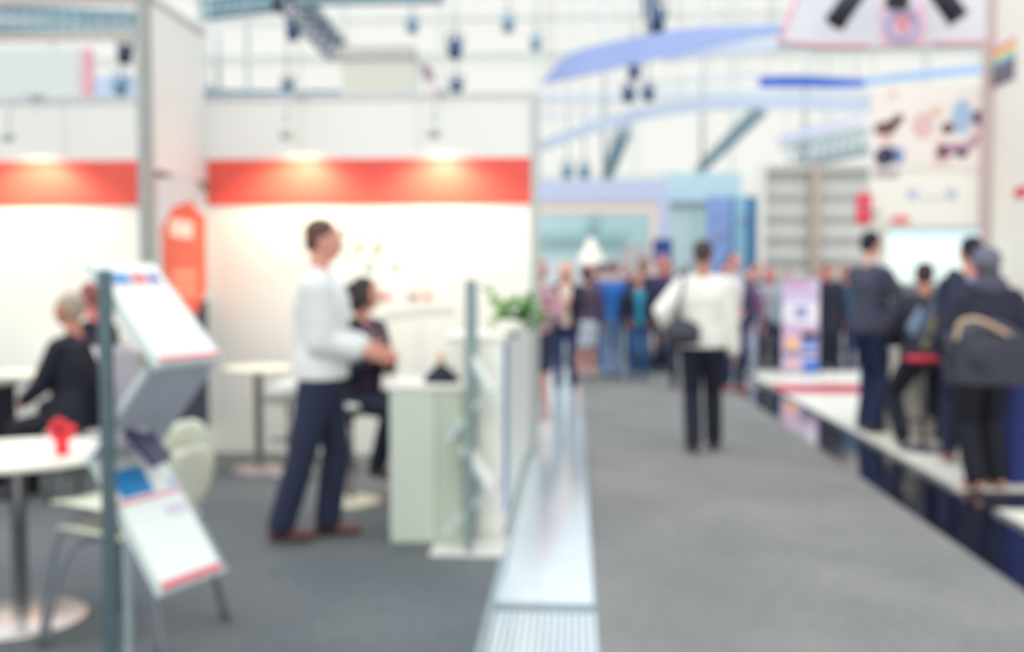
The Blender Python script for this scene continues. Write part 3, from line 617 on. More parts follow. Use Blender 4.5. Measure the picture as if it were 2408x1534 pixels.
    # hair / headwear
    def part(name, b, mat, vx=None, sm=2):
        me = remesh(b, name, vx or voxel, sm); me.materials.append(mat); o = bpy.data.objects.new(name, me); C.objects.link(o); o.parent = t; return o
    hm = M('hair_%d_%d_%d' % hairc, hairc, .7, var=.2, scale=40, bump=.3)
    b = B()
    if hair != 'beanie':
        b.ell(H(0, -.028, .048), (.084, .092, .084), R); b.ell(H(0, -.06, -.005), (.072, .052, .065), R)
        if hair in ('bob', 'long', 'bun'):
            for s in (1, -1): b.ell(H(s * .07, -.02, -.02), (.024, .055, .075), R)
            b.ell(H(0, -.07, -.05), (.08, .05, .09), R)
        if hair == 'long':
            b.ell(H(0, -.085, -.14), (.09, .04, .13), R)
            for s in (1, -1): b.ell(H(s * .075, -.01, -.11), (.026, .04, .11), R)
        if hair == 'bun': b.ell(H(0, -.12, .03), (.045, .045, .045), R)
        if hair == 'pony': b.cap(H(0, -.115, .03), H(0, -.14, -.13), .032, .015)
        if hair == 'curly':
            for i in range(22): a1, a2 = random.uniform(0, 2 * PI), random.uniform(-.3, 1.4); b.ell(H(.088 * math.cos(a1) * math.cos(a2), -.03 + .088 * math.sin(a1) * math.cos(a2) - .02, .04 + .085 * math.sin(a2)), (.028, .028, .028), R, 8)
        part('hair', b, hm, max(voxel, .008))
        if beard: bb_ = B(); bb_.ell(H(0, .04, -.08), (.047, .045, .034), R); part('beard', bb_, hm, .008)
    else:
        b.ell(H(0, -.02, .05), (.102, .115, .105), R); b.lathe(H(0, -.015, 0) , [(.098, -.0), (.108, .015), (.108, .05), (.1, .06)])
        part('knit_hat', b, M('grey_knit', (108, 108, 124), .9, var=.2, scale=50, bump=.5), .009)
        b = B(); b.ell(H(0, -.06, -.06), (.085, .06, .09), R); part('hair', b, hm, .009)
    if hoodc:
        b = B(); b.ell(nb + V((0, -.07, .03)), (.13, .085, .09)); part('hood', b, M('hood_%d' % hoodc[0], hoodc, .8), .01)
    # clothes
    tm = M('cloth_%d_%d_%d' % top, top, .8, var=.05, scale=9, bump=.15)
    b = B(); e = .013 + (0 if jacket else baggy); torso(b, e, z0=-.04 if not long_top else -.11); arms(b, e if not jacket else .006, sleeve if not short_sleeve else .38)
    if long_top: b.loft([(pel + up * .1, X * (.165 * slim + e), fw * (.12 + e)), (pel - V((0, 0, long_top)), X * (.185 * slim + e), fw * (.14 + e))], 20)
    part('shirt', b, tm)
    if jacket:
        jm = M('cloth_%d_%d_%d' % jacket, jacket, .8, var=.08, scale=9, bump=.2)
        b = B()
        L = (ch - pel).length
        for s in (1, -1):       # two fronts and a back: an open jacket
            b.loft([(pel + up * z * L / .45 + X * s * ox * slim + fw * fy, X * rx * slim, fw * ry) for z, ox, fy, rx, ry in
                    ((-.12, .112, -.0, .095, .145), (.05, .108, -.0, .085, .14), (.2, .095, 0, .075, .128), (.36, .11, .004, .085, .136), (.47, .11, 0, .075, .118), (.52, .07, -.02, .05, .08))], 16)
        b.loft([(pel + up * z * L / .45 - fw * .035, X * rx * slim, fw * .10) for z, rx in ((-.12, .17), (.05, .168), (.2, .15), (.36, .165), (.5, .14))], 16)
        arms(b, .022 + baggy, .97); part('jacket', b, jm)
    if collar:
        b = B(); b.tube([nb + V((.068 * math.cos(a), .06 * math.sin(a) + .01, .012 - .02 * math.sin(a))) for a in [2 * PI * i / 16 for i in range(17)]], .017, 8); part('collar', b, M('cloth_%d_%d_%d' % collar, collar, .8), .008)
    if lanyard:
        b = B(); c0 = ch - up * .1 + fw * .135
        b.tube([nb + X * .06 + fw * .03, ch + up * .02 + X * .045 + fw * .13, c0], .006, 6); b.tube([nb - X * .06 + fw * .03, ch + up * .02 - X * .045 + fw * .13, c0], .006, 6); l_ = b.build('lanyard', M('lanyard', lanyard, .7), t)
    if skirt:
        b = B(); m_ = (kn[0] + kn[1]) / 2; b.loft([(pel + Z * .07, X * .145, Y * .11), (pel - Z * .05, X * .185, Y * .14), (m_ + Z * .04, X * .19, Y * .14)], 22); part('skirt', b, M('cloth_%d_%d_%d' % legs, legs, .8, bump=.1, scale=9))
    elif not bare:
        b = B(); torso(b, .010, z1=.1); legs_(b, .013 + baggy * .4, .014, .99); part('trousers', b, M('cloth_%d_%d_%d' % legs, legs, .85, var=.07, scale=9, bump=.12))
    if belt: 
        b = B(); b.loft([(pel + up * z, X * (.166 * slim + .012), fw * .134) for z in (.045, .08)], 24, False); b.build('belt', M('belt', belt, .5), t)
    sm_ = M('shoe_%d_%d_%d' % shoe, shoe, .45, var=.08, scale=15)
    for i in (0, 1):
        a0 = an[i]; f = fd[i]; r_ = f.cross(Z); b = B()
        base = a0 - V((0, 0, .089))
        b.loft([(base + f * y_ + Z * z_, r_ * rx, Z * rz_ + f * .0) for y_, z_, rx, rz_ in ((-.075, .038, .02, .03), (-.055, .045, .034, .044), (0, .047, .036, .047), (.06, .037, .042, .036), (.12, .03, .046, .029), (.165, .024, .038, .023), (.19, .02, .018, .014))], 16)
        b.cap(a0 - Z * .03, a0 - Z * .01, .046, .04)
        part('shoe', b, sm_, .008)
    t['_j'] = 0; del t['_j']
    return t

def place(px, fpy, z=0.0): return gp(px, fpy, z)
def hgt(fpy, hpy, z=0.0): return (fpy - hpy) / (fpy - 655.0) * (1.48 - z)
R_ = math.radians
# standing man in the booth, walking to the right
p = place(757, 1268)
person('man in light shirt and navy trousers standing in the booth, hands clasped in front', p, R_(-82), 1.78, pel=(0, .0, .938), ch=(0, .0, 1.37),
       wr=(.07, .25, 1.05), wl=(-.04, .28, 1.06), ar=(.09, -.21, .10), al=(-.08, .025, .088), er=(.5, -1, -.2), el=(-.5, -1, -.2), head=(0, -6), hairc=(92, 62, 54), top=(222, 224, 222), legs=(34, 40, 66),
       shoe=(104, 58, 52), sk=skin, voxel=.007, belt=(40, 34, 40), baggy=.03, slim=1.06, sleeve=.84, footdir=(-12, 6), collar=(230, 230, 226))
# seated woman on bar stool
p = gp(828, 1180)
person('woman in black and purple seated on a white bar stool behind the standing man', p + V((.02, .05, -.02)), R_(-122), 1.62, pel=(0, 0, .78), ch=(0, .05, 1.225), ar=(.10, .30, .32), al=(-.10, .33, .32),
       wr=(.06, .27, 1.05), wl=(-.02, .30, 1.06), head=(38, -4), hair='bun', hairc=(48, 40, 44), top=(70, 34, 72), jacket=(26, 28, 46), legs=(18, 24, 44), shoe=(48, 30, 36), voxel=.008, short_sleeve=True, lanyard=(200, 176, 160))
# seated older woman left
p = at(190, 1000, 6.4); p.z = 0
person('grey blond woman in black jacket seated at the left, facing left', p, R_(82), 1.68, pel=(0, 0, .60), ch=(0, .03, 1.04), ar=(.10, .48, .09), al=(-.10, .44, .09), wr=(.08, .22, .78), wl=(-.10, .36, .70),
       hair='short', hairc=(176, 160, 142), top=(48, 42, 58), jacket=(22, 24, 40), legs=(22, 23, 36), shoe=(24, 24, 32), sk=skin2, voxel=.008, slim=1.1)
p = at(232, 1000, 7.3); p.z = 0
person('red haired person seated behind the older woman, mostly hidden by the rack post', p, R_(75), 1.72, pel=(0, 0, .62), ch=(0, .02, 1.07), ar=(.10, .46, .09), al=(-.10, .44, .09), wr=(.12, .26, .78), wl=(-.12, .3, .78),
       hairc=(150, 84, 80), top=(30, 32, 50), legs=(26, 28, 42), sk=M('ruddy_skin', (220, 130, 124), .55), voxel=.010)
# walking man
p = place(1650, 1062)
wm = person('man in white shirt and dark trousers walking away down the aisle with shoulder bag', p, R_(-4), 1.77, wl=(-.24, -.02, .98), wr=(.26, .04, .83), el=(-1, -.8, -.2), er=(.7, -1, 0), ar=(.105, .10, .09), al=(-.075, -.10, .10),
       head=(-14, -8), hairc=(66, 50, 54), top=(238, 236, 228), legs=(22, 24, 42), shoe=(54, 46, 48), belt=(60, 40, 40), voxel=.007, baggy=.022, slim=1.02, sk=skin2, footdir=(10, 10))
def bag_strap(name, lab, c, size, mat, strap, sm, parts=()):
    t = thing(name, lab, 'bag', c); b = B(); b.ell(c, size); b.box(V(c) - V((0, 0, size[2] * .15)), (size[0] * 1.75, size[1] * 1.5, size[2] * 1.45))
    me = remesh(b, 'pouch', .012, 4); me.transform(Matrix.Translation(-V(c))); me.materials.append(mat); o = bpy.data.objects.new('pouch', me); C.objects.link(o); o.parent = t
    B().tube(strap, .016, 8).build('strap', sm, t); return t
c = at(1603, 782, 8.32); bm_ = M('black_leather', (40, 42, 58), .5, var=.12, scale=12)
t = bag_strap('shoulder_bag', 'black shoulder bag on the walking man, hanging at his left hip', c, (.16, .085, .115), bm_,
          catmull([c + V((-.07, .02, .09)), at(1600, 700, 8.28), at(1610, 640, 8.36), at(1615, 622, 8.5), at(1618, 650, 8.75), at(1600, 720, 8.8), c + V((.06, .3, .1))]), M('grey_webbing', (122, 126, 132), .7))
# flap
B().quad(c + V((-.13, -.085, .06)), c + V((.13, -.085, .06)), c + V((.12, -.09, -.03)), c + V((-.12, -.09, -.03)), (0, .015, 0)).build('flap', M('black_leather_flap', (58, 60, 74), .5), t, .004)

# crowd
VX = .011
def cp(label, px, f, hd, rz, **kw): return person(label, place(px, f), R_(rz), hgt(f, hd), voxel=VX, **kw)
cp('woman with bare legs, pink top and dark skirt, half hidden by the wall end', 1266, 982, 614, 165, hair='bob', hairc=(196, 120, 108), slim=.85, top=(186, 142, 152), legs=(36, 38, 66), skirt=True, shoe=(190, 140, 120), wr=(.08, .26, 1.2), wl=(-.08, .26, 1.2), sk=skin3)
cp('blond woman in black top over cream shirt and navy jeans, standing at the duct strip', 1330, 918, 622, 178, hair='long', hairc=(222, 160, 128), top=(226, 200, 184), jacket=(26, 22, 40), legs=(30, 42, 88), shoe=(50, 46, 70), wr=(.06, .30, 1.22), wl=(-.06, .30, 1.22), sk=skin3, er=(1, -.5, -1), el=(-1, -.5, -1))
cp('auburn haired person with a white skirt behind the blond woman', 1378, 896, 628, 10, hair='bob', hairc=(92, 52, 66), top=(84, 66, 88), legs=(200, 208, 222), skirt=True, shoe=(60, 60, 70))
cp('person in bright blue shirt and pale jeans in the middle of the crowd', 1438, 890, 618, 20, hairc=(120, 78, 80), top=(40, 110, 190), legs=(120, 150, 190), shoe=(40, 46, 70), slim=.95)
cp('person in black jacket over teal shirt and blue jeans facing the camera', 1500, 892, 640, 188, hairc=(72, 48, 56), top=(30, 140, 168), jacket=(24, 30, 52), legs=(52, 92, 140), shoe=(40, 60, 90), wr=(.2, .12, .95), wl=(-.2, .12, .95))
cp('brown haired person standing behind the teal shirted visitor', 1512, 872, 606, 15, hair='bob', hairc=(150, 118, 108), top=(40, 44, 66), legs=(40, 46, 74))
cp('person with a dusky red scarf under the dark blue sign', 1556, 878, 606, 200, hair='bob', hairc=(168, 88, 104), top=(46, 48, 84), legs=(34, 38, 66), collar=(180, 70, 90), shoe=(40, 34, 44))
cp('visitor in dark brown hidden behind the walking man, legs showing', 1600, 915, 640, 5, hairc=(60, 44, 48), top=(64, 52, 62), legs=(54, 52, 72), shoe=(150, 96, 84))
cp('dark haired person in navy jacket with pale collar right of the walking man', 1722, 918, 598, 205, hairc=(86, 64, 78), top=(220, 214, 222), jacket=(40, 48, 80), legs=(34, 44, 86), shoe=(166, 100, 84), collar=(214, 206, 208), wr=(.14, .2, 1.05))
cp('person in patterned maroon top farther right of the walking man', 1756, 884, 640, 160, hairc=(150, 110, 130), top=(110, 66, 104), legs=(150, 160, 180), sk=skin3)
cp('person in red and grey top with black trousers left of the roll-up banner', 1806, 872, 634, 170, hairc=(176, 66, 92), hair='bob', top=(160, 152, 160), jacket=(150, 170, 180), legs=(24, 32, 58), shoe=(40, 40, 60), sk=M('ruddy_skin', (220, 130, 124), .55))
cp('visitor in long black coat right of the roll-up banner', 1946, 874, 622, 185, hairc=(52, 44, 66), top=(24, 28, 48), legs=(24, 28, 46), long_top=.3, baggy=.02, sk=skin2)
cp('visitor in teal jacket beside the grey sweater man', 1982, 872, 628, 165, hairc=(110, 72, 88), top=(30, 86, 116), legs=(30, 44, 92), sk=skin2)
cp('person in grey behind the roll-up banner, mostly hidden', 1850, 860, 640, 180, hairc=(120, 92, 92), top=(150, 152, 160), legs=(60, 64, 84))

for a in [('person in navy coat at the back of the crowd left of the blue shirt', 1412, 862, 622, 10, (70, 60, 70), (50, 62, 98), (44, 54, 90)),
          ('grey haired person in dusky jacket behind the auburn haired one', 1392, 858, 630, 190, (150, 140, 140), (150, 130, 150), (70, 74, 100)),
          ('person in dark blue at the back between blue shirt and teal shirt', 1466, 858, 622, 180, (86, 60, 62), (40, 52, 96), (36, 44, 80)),
          ('person in slate coat directly left of the walking man', 1570, 866, 620, 150, (110, 76, 76), (36, 42, 72), (36, 40, 66)),
          ('person in pale blue behind the navy jacketed visitor', 1700, 866, 626, 200, (80, 60, 70), (120, 150, 200), (60, 70, 110)),
          ('person in dark jacket just left of the red topped visitor', 1776, 862, 622, 170, (70, 54, 60), (60, 70, 104), (44, 54, 90)),
          ('person in green grey left of the grey sweater man, at the back', 2008, 860, 632, 185, (96, 70, 80), (64, 96, 110), (52, 60, 88)),
          ('person in dark top at the back between banner and black coated visitor', 1930, 858, 636, 195, (150, 100, 100), (60, 62, 90), (40, 44, 70))]:
    cp(a[0], a[1], a[2], a[3], a[4], hairc=a[5], top=a[6], legs=a[7], shoe=(50, 46, 60))

# right stand visitors
p = place(2040, 1014, PZ)
person('man in grey sweater and navy jeans standing in profile before the screen', p, R_(-58), hgt(1016, 553, PZ), wr=(.16, .32, 1.08), wl=(-.12, .36, 1.1), ar=(.09, -.04, .09), al=(-.1, .06, .09), hairc=(22, 24, 38), top=(66, 68, 88), legs=(24, 38, 74), shoe=(56, 50, 50),
       collar=(214, 208, 210), sk=skin3, voxel=.008, baggy=.012, head=(0, -8), belt=(120, 70, 56))
p = gp(2172, 1046, PZ)
person('visitor in black jacket seen from behind, perched low before the screen', p, R_(-8), 1.72, pel=(0, 0, .78), ch=(0, .06, 1.22), ar=(.10, .30, .3), al=(-.19, -.02, .09), kl=(-.4, 1, 0), wr=(.2, .25, .9), wl=(-.22, .22, .92), hairc=(62, 44, 46), top=(40, 40, 56), legs=(26, 28, 44),
       shoe=(28, 28, 38), voxel=.008, baggy=.03, slim=1.12, head=(0, -10), sk=skin2)
def bar_stool(lab, loc, seatm, sz, rz=0, colm=chrome, backed=True, basem=None, r=.19):
    t = thing('bar_stool', lab, 'bar stool', loc, rz, world=False)
    b = B(); b.lathe((0, 0, sz - .035), [(r * .75, 0), (r * .98, .012), (r, .03), (r * .9, .045)]); b.build('seat', seatm, t)
    if backed:
        b = B(); n = 14; vv = []
        for i in range(n + 1):
            a = math.radians(-160 + 140 * i / n); hgt_ = .02 + .15 * math.sin(PI * i / n)
            for rr, z_ in ((r, sz - .005), (r + .015, sz + hgt_), (r + .027, sz + hgt_), (r + .014, sz - .01)): vv.append((rr * math.cos(a), rr * math.sin(a), z_))
        b.add(vv, [(4 * i + j, 4 * i + (j + 1) % 4, 4 * (i + 1) + (j + 1) % 4, 4 * (i + 1) + j) for i in range(n) for j in range(4)] + [(0, 1, 2, 3), tuple(4 * n + j for j in (3, 2, 1, 0))], True); b.build('backrest', seatm, t)
    B().tube([(0, 0, .03), (0, 0, sz - .03)], [.022, .019], 14).build('column', colm, t)
    B().lathe((0, 0, 0), [(.2, 0), (.2, .012), (.12, .022), (.03, .04)]).build('base', basem or colm, t)
    b = B(); b.tube([(.022, 0, .24), (.11, .0, .24), (.13, .04, .24), (.13, .1, .24), (.09, .14, .24), (-.09, .14, .24), (-.13, .1, .24), (-.13, .04, .24), (-.11, 0, .24), (-.022, 0, .24)], .009, 8); b.build('footrest', colm, t)
    return t
wseat = M('white_stool_shell', (232, 234, 226), .35, var=.02)
sp = gp(826, 1182); bar_stool('white bar stool under the seated woman in black and purple', (sp.x, sp.y, 0), wseat, .665, R_(150), basem=M('cream_base', (214, 212, 190), .4, .2))
sp = gp(684, 1110); bar_stool('empty white bar stool behind the standing man near the high table', (sp.x - .01, sp.y, 0), wseat, .57, R_(20), basem=M('rosy_base', (200, 184, 178), .4, .4))
p = gp(2184, 1058, PZ); bar_stool('bar stool with red round seat under the perched visitor', (p.x - .05, p.y + .0, PZ), M('red_seat', (224, 58, 78), .5), .79, 0, backed=False, colm=M('dark_chrome', (96, 96, 104), .4, .6), r=.16)
p = at(2165, 900, 9.0); t = thing('white_counter', 'low cream counter block in front of the screen between the visitors', 'counter', (p.x + .1, 9.3, PZ))
B().bb(p.x - .1, p.x + .42, 9.3, 9.7, PZ, .80).build('body', M('cream_counter', (236, 228, 212), .5), t, .006); B().bb(p.x - .12, p.x + .44, 9.28, 9.72, .80, .83).build('top', white, t, .004)

t = thing('patterned_bag', 'grey bag with yellow and blue pattern carried on the perched visitor back', 'bag', at(2190, 800, 8.34))
B().poly([at(2160, 790, 8.34), at(2198, 706, 8.34), at(2228, 740, 8.34), at(2218, 820, 8.34), at(2196, 822, 8.34)], (0, .06, 0)).build('panel', M('slate_cloth', (96, 106, 130), .8, var=.25, scale=14), t, .01)
B().quad(at(2136, 770, 8.36), at(2166, 722, 8.36), at(2176, 744, 8.36), at(2148, 792, 8.36), (0, .05, 0)).build('side_flap', M('pale_blue_cloth', (136, 158, 186), .8), t, .008)
B().quad(at(2182, 780, 8.32), at(2198, 740, 8.32), at(2206, 744, 8.32), at(2192, 784, 8.32), (0, .02, 0)).build('yellow_strip', M('olive_yellow', (168, 156, 92), .8, var=.4, scale=30), t)
B().quad(at(2168, 816, 8.32), at(2176, 796, 8.32), at(2186, 800, 8.32), at(2178, 820, 8.32), (0, .02, 0)).build('yellow_strip', M('olive_yellow', (168, 156, 92), .8), t)
p = place(2270, 1088, PZ)
person('black haired visitor in dark jacket over pale blue shirt tail, behind the knit hat', p, R_(-12), hgt(1088, 566, PZ), hairc=(26, 26, 40), top=(108, 126, 160), jacket=(34, 40, 66), legs=(28, 34, 60), shoe=(146, 96, 76), voxel=.009, long_top=.16, wl=(-.12, .26, 1.05), wr=(.14, .26, 1.05), el=(-.3, -1, -.4), er=(.3, -1, -.4), ar=(.12, .03, .09), al=(-.13, -.03, .09), head=(20, 0), slim=.95)
p = at(2240, 800, 9.1); p.z = PZ
person('short dark haired visitor left of the one in the knit hat', p, R_(5), 1.52, hair='bob', hairc=(34, 36, 58), top=(46, 54, 80), legs=(28, 34, 62), voxel=.010, wr=(.16, .2, .95), wl=(-.16, .2, .95))
p = place(2306, 1150, PZ)
kd = person('woman in grey knit hat and black jacket carrying a huge dark tote', p, R_(6), 1.63, hair='beanie', hairc=(60, 56, 72), top=(32, 34, 54), legs=(18, 20, 34), shoe=(190, 132, 122), voxel=.008, baggy=.04, slim=1.15, wl=(-.18, .2, 1.0), wr=(.27, .0, .9), ar=(.15, .04, .09), al=(-.06, -.04, .09), hoodc=(72, 72, 92))
c = at(2318, 832, 6.28); 
bag_strap('tote_bag', 'huge dark grey leather tote with tan strap on the right hand visitor', c, (.25, .13, .215), M('dark_grey_leather', (40, 42, 60), .42, var=.15, scale=6, bump=.2),
          catmull([at(2250, 800, 6.2), at(2258, 760, 6.18), at(2300, 752, 6.15), at(2350, 776, 6.16), at(2392, 800, 6.25)]), M('tan_leather', (196, 168, 140), .6))

# ------------------------------------------------------------ booth furniture
tabm = M('table_white', (238, 236, 222), .4, var=.02, scale=3)
def cafe_table(lab, loc, r, z, br, basem, colm=chrome):
    t = thing('cafe_table', lab, 'table', loc)
    B().lathe(loc, [(r - .01, z - .03), (r, z - .02), (r, z - .006), (r - .008, z)], 48).build('tabletop', tabm, t)
    B().lathe(loc, [(.038, .02), (.032, .05), (.032, z - .06), (.09, z - .045), (.09, z - .031)]).build('column', colm, t)
    B().lathe(loc, [(br, 0), (br, .008), (br * .96, .014), (.06, .022)], 40).build('base', basem, t); return t
p = gp(50, 1456); cafe_table('white round cafe table in the left foreground', (p.x, p.y, 0), .40, .735, .27, M('polished_base', (232, 222, 214), .25, .6))
tp = V((p.x, p.y, .735))
rp_ = at(146, 1035, p.y - .08); q = V((rp_.x, rp_.y, .736)); t = thing('ribbon_ornament', 'red folded ribbon ornament standing on the round white table', 'ornament', q)
rb = M('red_satin', (232, 40, 52), .5, var=.12, scale=20)
B().tube(catmull([q + V((.0, 0, .008)), q + V((-.018, 0, .06)), q + V((-.045, 0, .10)), q + V((-.03, .02, .14)), q + V((.0, .03, .12)), q + V((.012, 0, .07)), q + V((.005, 0, .01))]), .014, 8).build('loop', rb, t)
B().tube(catmull([q + V((.006, 0, .008)), q + V((.02, -.01, .06)), q + V((.06, -.01, .10)), q + V((.04, .0, .12)), q + V((.0, .0, .09)), q + V((.0, 0, .02))]), .011, 8).build('loop', rb, t)
B().lathe(q, [(.022, 0), (.03, .03), (.02, .06), (.012, .07)]).build('knot', rb, t)
p = gp(640, 1106); cafe_table('white high table behind the standing man against the long wall', (p.x - .1, p.y, 0), .27, .80, .2, M('rosy_base', (200, 184, 178), .4, .4))
# low white sideboard on the far left with dark bin
t = thing('low_counter', 'low white counter behind the seated woman at far left', 'counter', (at(60, 900, 7.5).x, 7.6, 0))
a, b_ = at(-60, 885, 7.5), at(135, 885, 7.5); B().bb(a.x, b_.x, 7.5, 8.0, 0, a.z - .02).build('body', white2, t); B().bb(a.x - .02, b_.x + .02, 7.46, 8.02, a.z - .02, a.z + .01).build('top', tabm, t, .004)
a = at(5, 1030, 6.8); t = thing('waste_bin', 'tall black bin cropped by the left edge', 'bin', (a.x - .05, 6.8, 0)); B().bb(a.x - .25, a.x + .03, 6.65, 6.95, 0, at(5, 905, 6.8).z - .03).build('body', M('bin_black', (34, 30, 50), .6), t, .01); B().bb(a.x - .26, a.x + .04, 6.64, 6.96, at(5, 905, 6.8).z - .03, at(5, 905, 6.8).z).build('lid', black, t, .006)
for (px, Y, lab) in ((215, 6.45, 'white chair under the seated older woman'), (250, 7.35, 'white chair under the red haired person')):
    c = at(px, 1000, Y); t = thing('lounge_chair', lab, 'chair', (c.x, Y, 0)); zs = .50 if Y < 7 else .52
    B().box((c.x, Y, zs - .03), (.42, .44, .04)).build('seat', M('mauve_shell', (200, 190, 190), .5), t, .012)
    B().box((c.x + .2, Y, zs + .2), (.03, .42, .4)).build('backrest', M('mauve_shell', (200, 190, 190), .5), t, .01)
    for sx in (-1, 1):
        for sy in (-1, 1): B().tube([(c.x + sx * .17, Y + sy * .18, zs - .05), (c.x + sx * .2, Y + sy * .2, 0)], .012).build('leg', chrome, t)

# stacked white shell chairs
def shell_chair(lab, loc, rz, shellm, dz=0.0, group='stacked white shell chairs'):
    t = thing('shell_chair', lab, 'chair', (loc[0], loc[1], 0), rz, group, world=False)
    b = B(); nu, nv = 12, 22; vv = []
    def prof(s):     # s 0..1 front lip -> seat -> back top ; forward +Y
        P = catmull([(0, .24, .435), (0, .19, .46), (0, .0, .445), (0, -.13, .44), (0, -.20, .50), (0, -.235, .63), (0, -.27, .80)], 8); f = s * (len(P) - 1); i = min(int(f), len(P) - 2); return P[i].lerp(P[i + 1], f - i)
    def wid(s): return .20 + .03 * math.sin(s * PI) - (.075 * max(0, 1 - abs(s - .66) / .13)) + (.0 if s < .7 else .02 * math.sin((s - .7) / .3 * PI)) - (.13 * max(0, (s - .9) / .1) ** 2) - (.07 * max(0, (.1 - s) / .1) ** 2)
    for j in range(nv + 1):
        s = j / nv; p = prof(s); w_ = wid(s)
        for i in range(nu + 1):
            u = -1 + 2 * i / nu; curl = .03 * u * u if s > .55 else .02 * u * u
            vv.append(V((u * w_, p.y + (curl if s > .55 else 0), p.z + (0 if s > .55 else curl) + dz)))
    b.add(vv, [(j * (nu + 1) + i, j * (nu + 1) + i + 1, (j + 1) * (nu + 1) + i + 1, (j + 1) * (nu + 1) + i) for j in range(nv) for i in range(nu)], True)
    o = b.build('shell', shellm, t); so = o.modifiers.new('solid', 'SOLIDIFY'); so.thickness = .012
    z = .43 + dz
    for sx in (1, -1):
        B().tube(catmull([(sx * .05, .02, z), (sx * .14, .12, z - .005), (sx * .19, .19, z - .06), (sx * .22, .235, .2 + dz * .5), (sx * .245, .26, .008)], 5), .0115, 10).build('leg', M('grey_tube', (128, 134, 142), .4, .5), t)
        B().tube(catmull([(sx * .05, -.02, z), (sx * .14, -.10, z - .005), (sx * .185, -.17, z - .06), (sx * .21, -.23, .2 + dz * .5), (sx * .235, -.275, .008)], 5), .0115, 10).build('leg', M('grey_tube', (128, 134, 142), .4, .5), t)
    B().lathe((0, 0, z - .012), [(.08, 0), (.08, .01)], 20).build('seat_mount', M('grey_tube', (128, 134, 142), .4, .5), t)
    return t
cc = V((-1.80, 3.98, 0))
shell_chair('white shell chair behind the brochure rack, lower of the stacked pair', cc, R_(78), M('shell_cream', (212, 212, 192), .4, var=.02), 0)
shell_chair('white shell chair behind the brochure rack, upper of the stacked pair', cc + V((-.035, .02, 0)), R_(78), M('shell_white', (226, 228, 206), .4, var=.02), .10)

# ------------------------------------------------------------ brochure racks
acr = GLASS('clear_acrylic', (226, 238, 238), .42)
def tray(t, c, wv, sv, L, W, stuff, name='tray', lipc=pred, under=None):
    """c centre, wv unit across, sv unit down-slope, n normal; stuff: list of (s0,s1,mat) printed bands"""
    n = wv.cross(sv).normalized()
    if n.z < 0: n = -n
    a = c - wv * W / 2 - sv * L / 2; b_ = c + wv * W / 2 - sv * L / 2; d = c + wv * W / 2 + sv * L / 2; e = c - wv * W / 2 + sv * L / 2
    tr = B().quad(a, b_, d, e, -n * .005).build(name, under or acr, t)
    g = B(); g.quad(e, d, d + n * .035, e + n * .035, sv * .004); g.quad(a, e, e + n * .02, a + n * .02, wv * -.004); g.quad(b_, d, d + n * .02, b_ + n * .02, wv * .004)
    g.build('tray_lip', acr, tr)
    return a, b_, d, e, n, tr
def brochure(lab, a, b_, d, e, n, bands, cover=paper, th=.012, inset=.012, group=None):
    wv = (b_ - a).normalized(); sv = (e - a).normalized(); W = (b_ - a).length; L = (e - a).length; o_ = a + n * .003
    P = lambda u, s, k=0: o_ + wv * (inset + u * (W - 2 * inset)) + sv * (.006 + s * (L - .016)) + n * k
    t = thing('brochure', lab, 'brochure', P(.5, 1), group=group)
    B().quad(P(0, 0), P(1, 0), P(1, 1), P(0, 1), n * th).build('pages', cover, t)
    for (u0, u1, s0, s1, m, nm) in bands: B().quad(P(u0, s0, th + .0004), P(u1, s0, th + .0004), P(u1, s1, th + .0004), P(u0, s1, th + .0004), n * .0012).build(nm, m, t)
    return t
# near rack
Yp = 3.0; pole = at(247, 700, Yp); wv = V((.38, .925, 0)).normalized(); sx = V((.925, -.38, 0)).normalized(); W = .285
t = thing('brochure_rack', 'tall zigzag brochure rack in the left foreground', 'brochure rack', (pole.x, pole.y, 0)); near_rack = t
ztop = at(247, 634, Yp).z
B().bb(pole.x - .022, pole.x + .022, Yp - .012, Yp + .012, 0.02, ztop).build('post', steel, t, .006)
pf = at(303, 1500, Yp + .30); pf.z = 0
B().bb(pf.x - .012, pf.x + .012, pf.y - .012, pf.y + .012, 0.02, .60).build('post', M('pale_post_metal', (176, 188, 196), .4, .5), t, .004)
pe = V((pole.x, Yp, 0)) + wv * .36
B().quad(V((pole.x, Yp, 0)) - sx * .2 - wv * .05, V((pole.x, Yp, 0)) + sx * .2 - wv * .05, pe + sx * .2 + wv * .05, pe - sx * .2 + wv * .05, (0, 0, .02)).build('base', alu, t, .004)
bands1 = [(.05, .42, .12, .215, pblue, 'blue_print'), (.46, .7, .12, .21, pred, 'red_print'), (.74, .9, .12, .21, M('violet_print', (96, 90, 180), .5), 'violet_print'), (0, 1, .235, .252, M('rose_line', (228, 176, 182), .5), 'rose_line'), (.45, .58, .58, .66, M('faint_print', (222, 228, 226), .5), 'faint_print'), (.65, .8, .60, .68, M('faint_print', (222, 228, 226), .5), 'faint_print'), (0, 1, .962, 1.0, pred, 'red_edge')]
def nslope(c0, dx, dz): v = sx * dx + V((0, 0, dz)); return v.normalized(), v.length
base0 = V((pole.x, Yp, 0)) + wv * (W / 2 + .018)
zc = at(270, 745, Yp + .1).z
def put(zmid, dx, dz, lab, bands, off=0.0, under=None, th=.012, cover=paper, noB=False, lab_=None):
    sv, L = nslope(0, dx, dz); c = base0 + sx * off + V((0, 0, zmid)); r = tray(near_rack, c, wv, sv, L, W, None, under=under)
    if not noB: brochure(lab, *r[:5], bands, th=th, cover=cover, group='brochures in the near rack')
    return r
put(1.362, .30, -.315, 'white brochure with blue and red header on the top tray of the near rack', bands1, off=.035, th=.02)
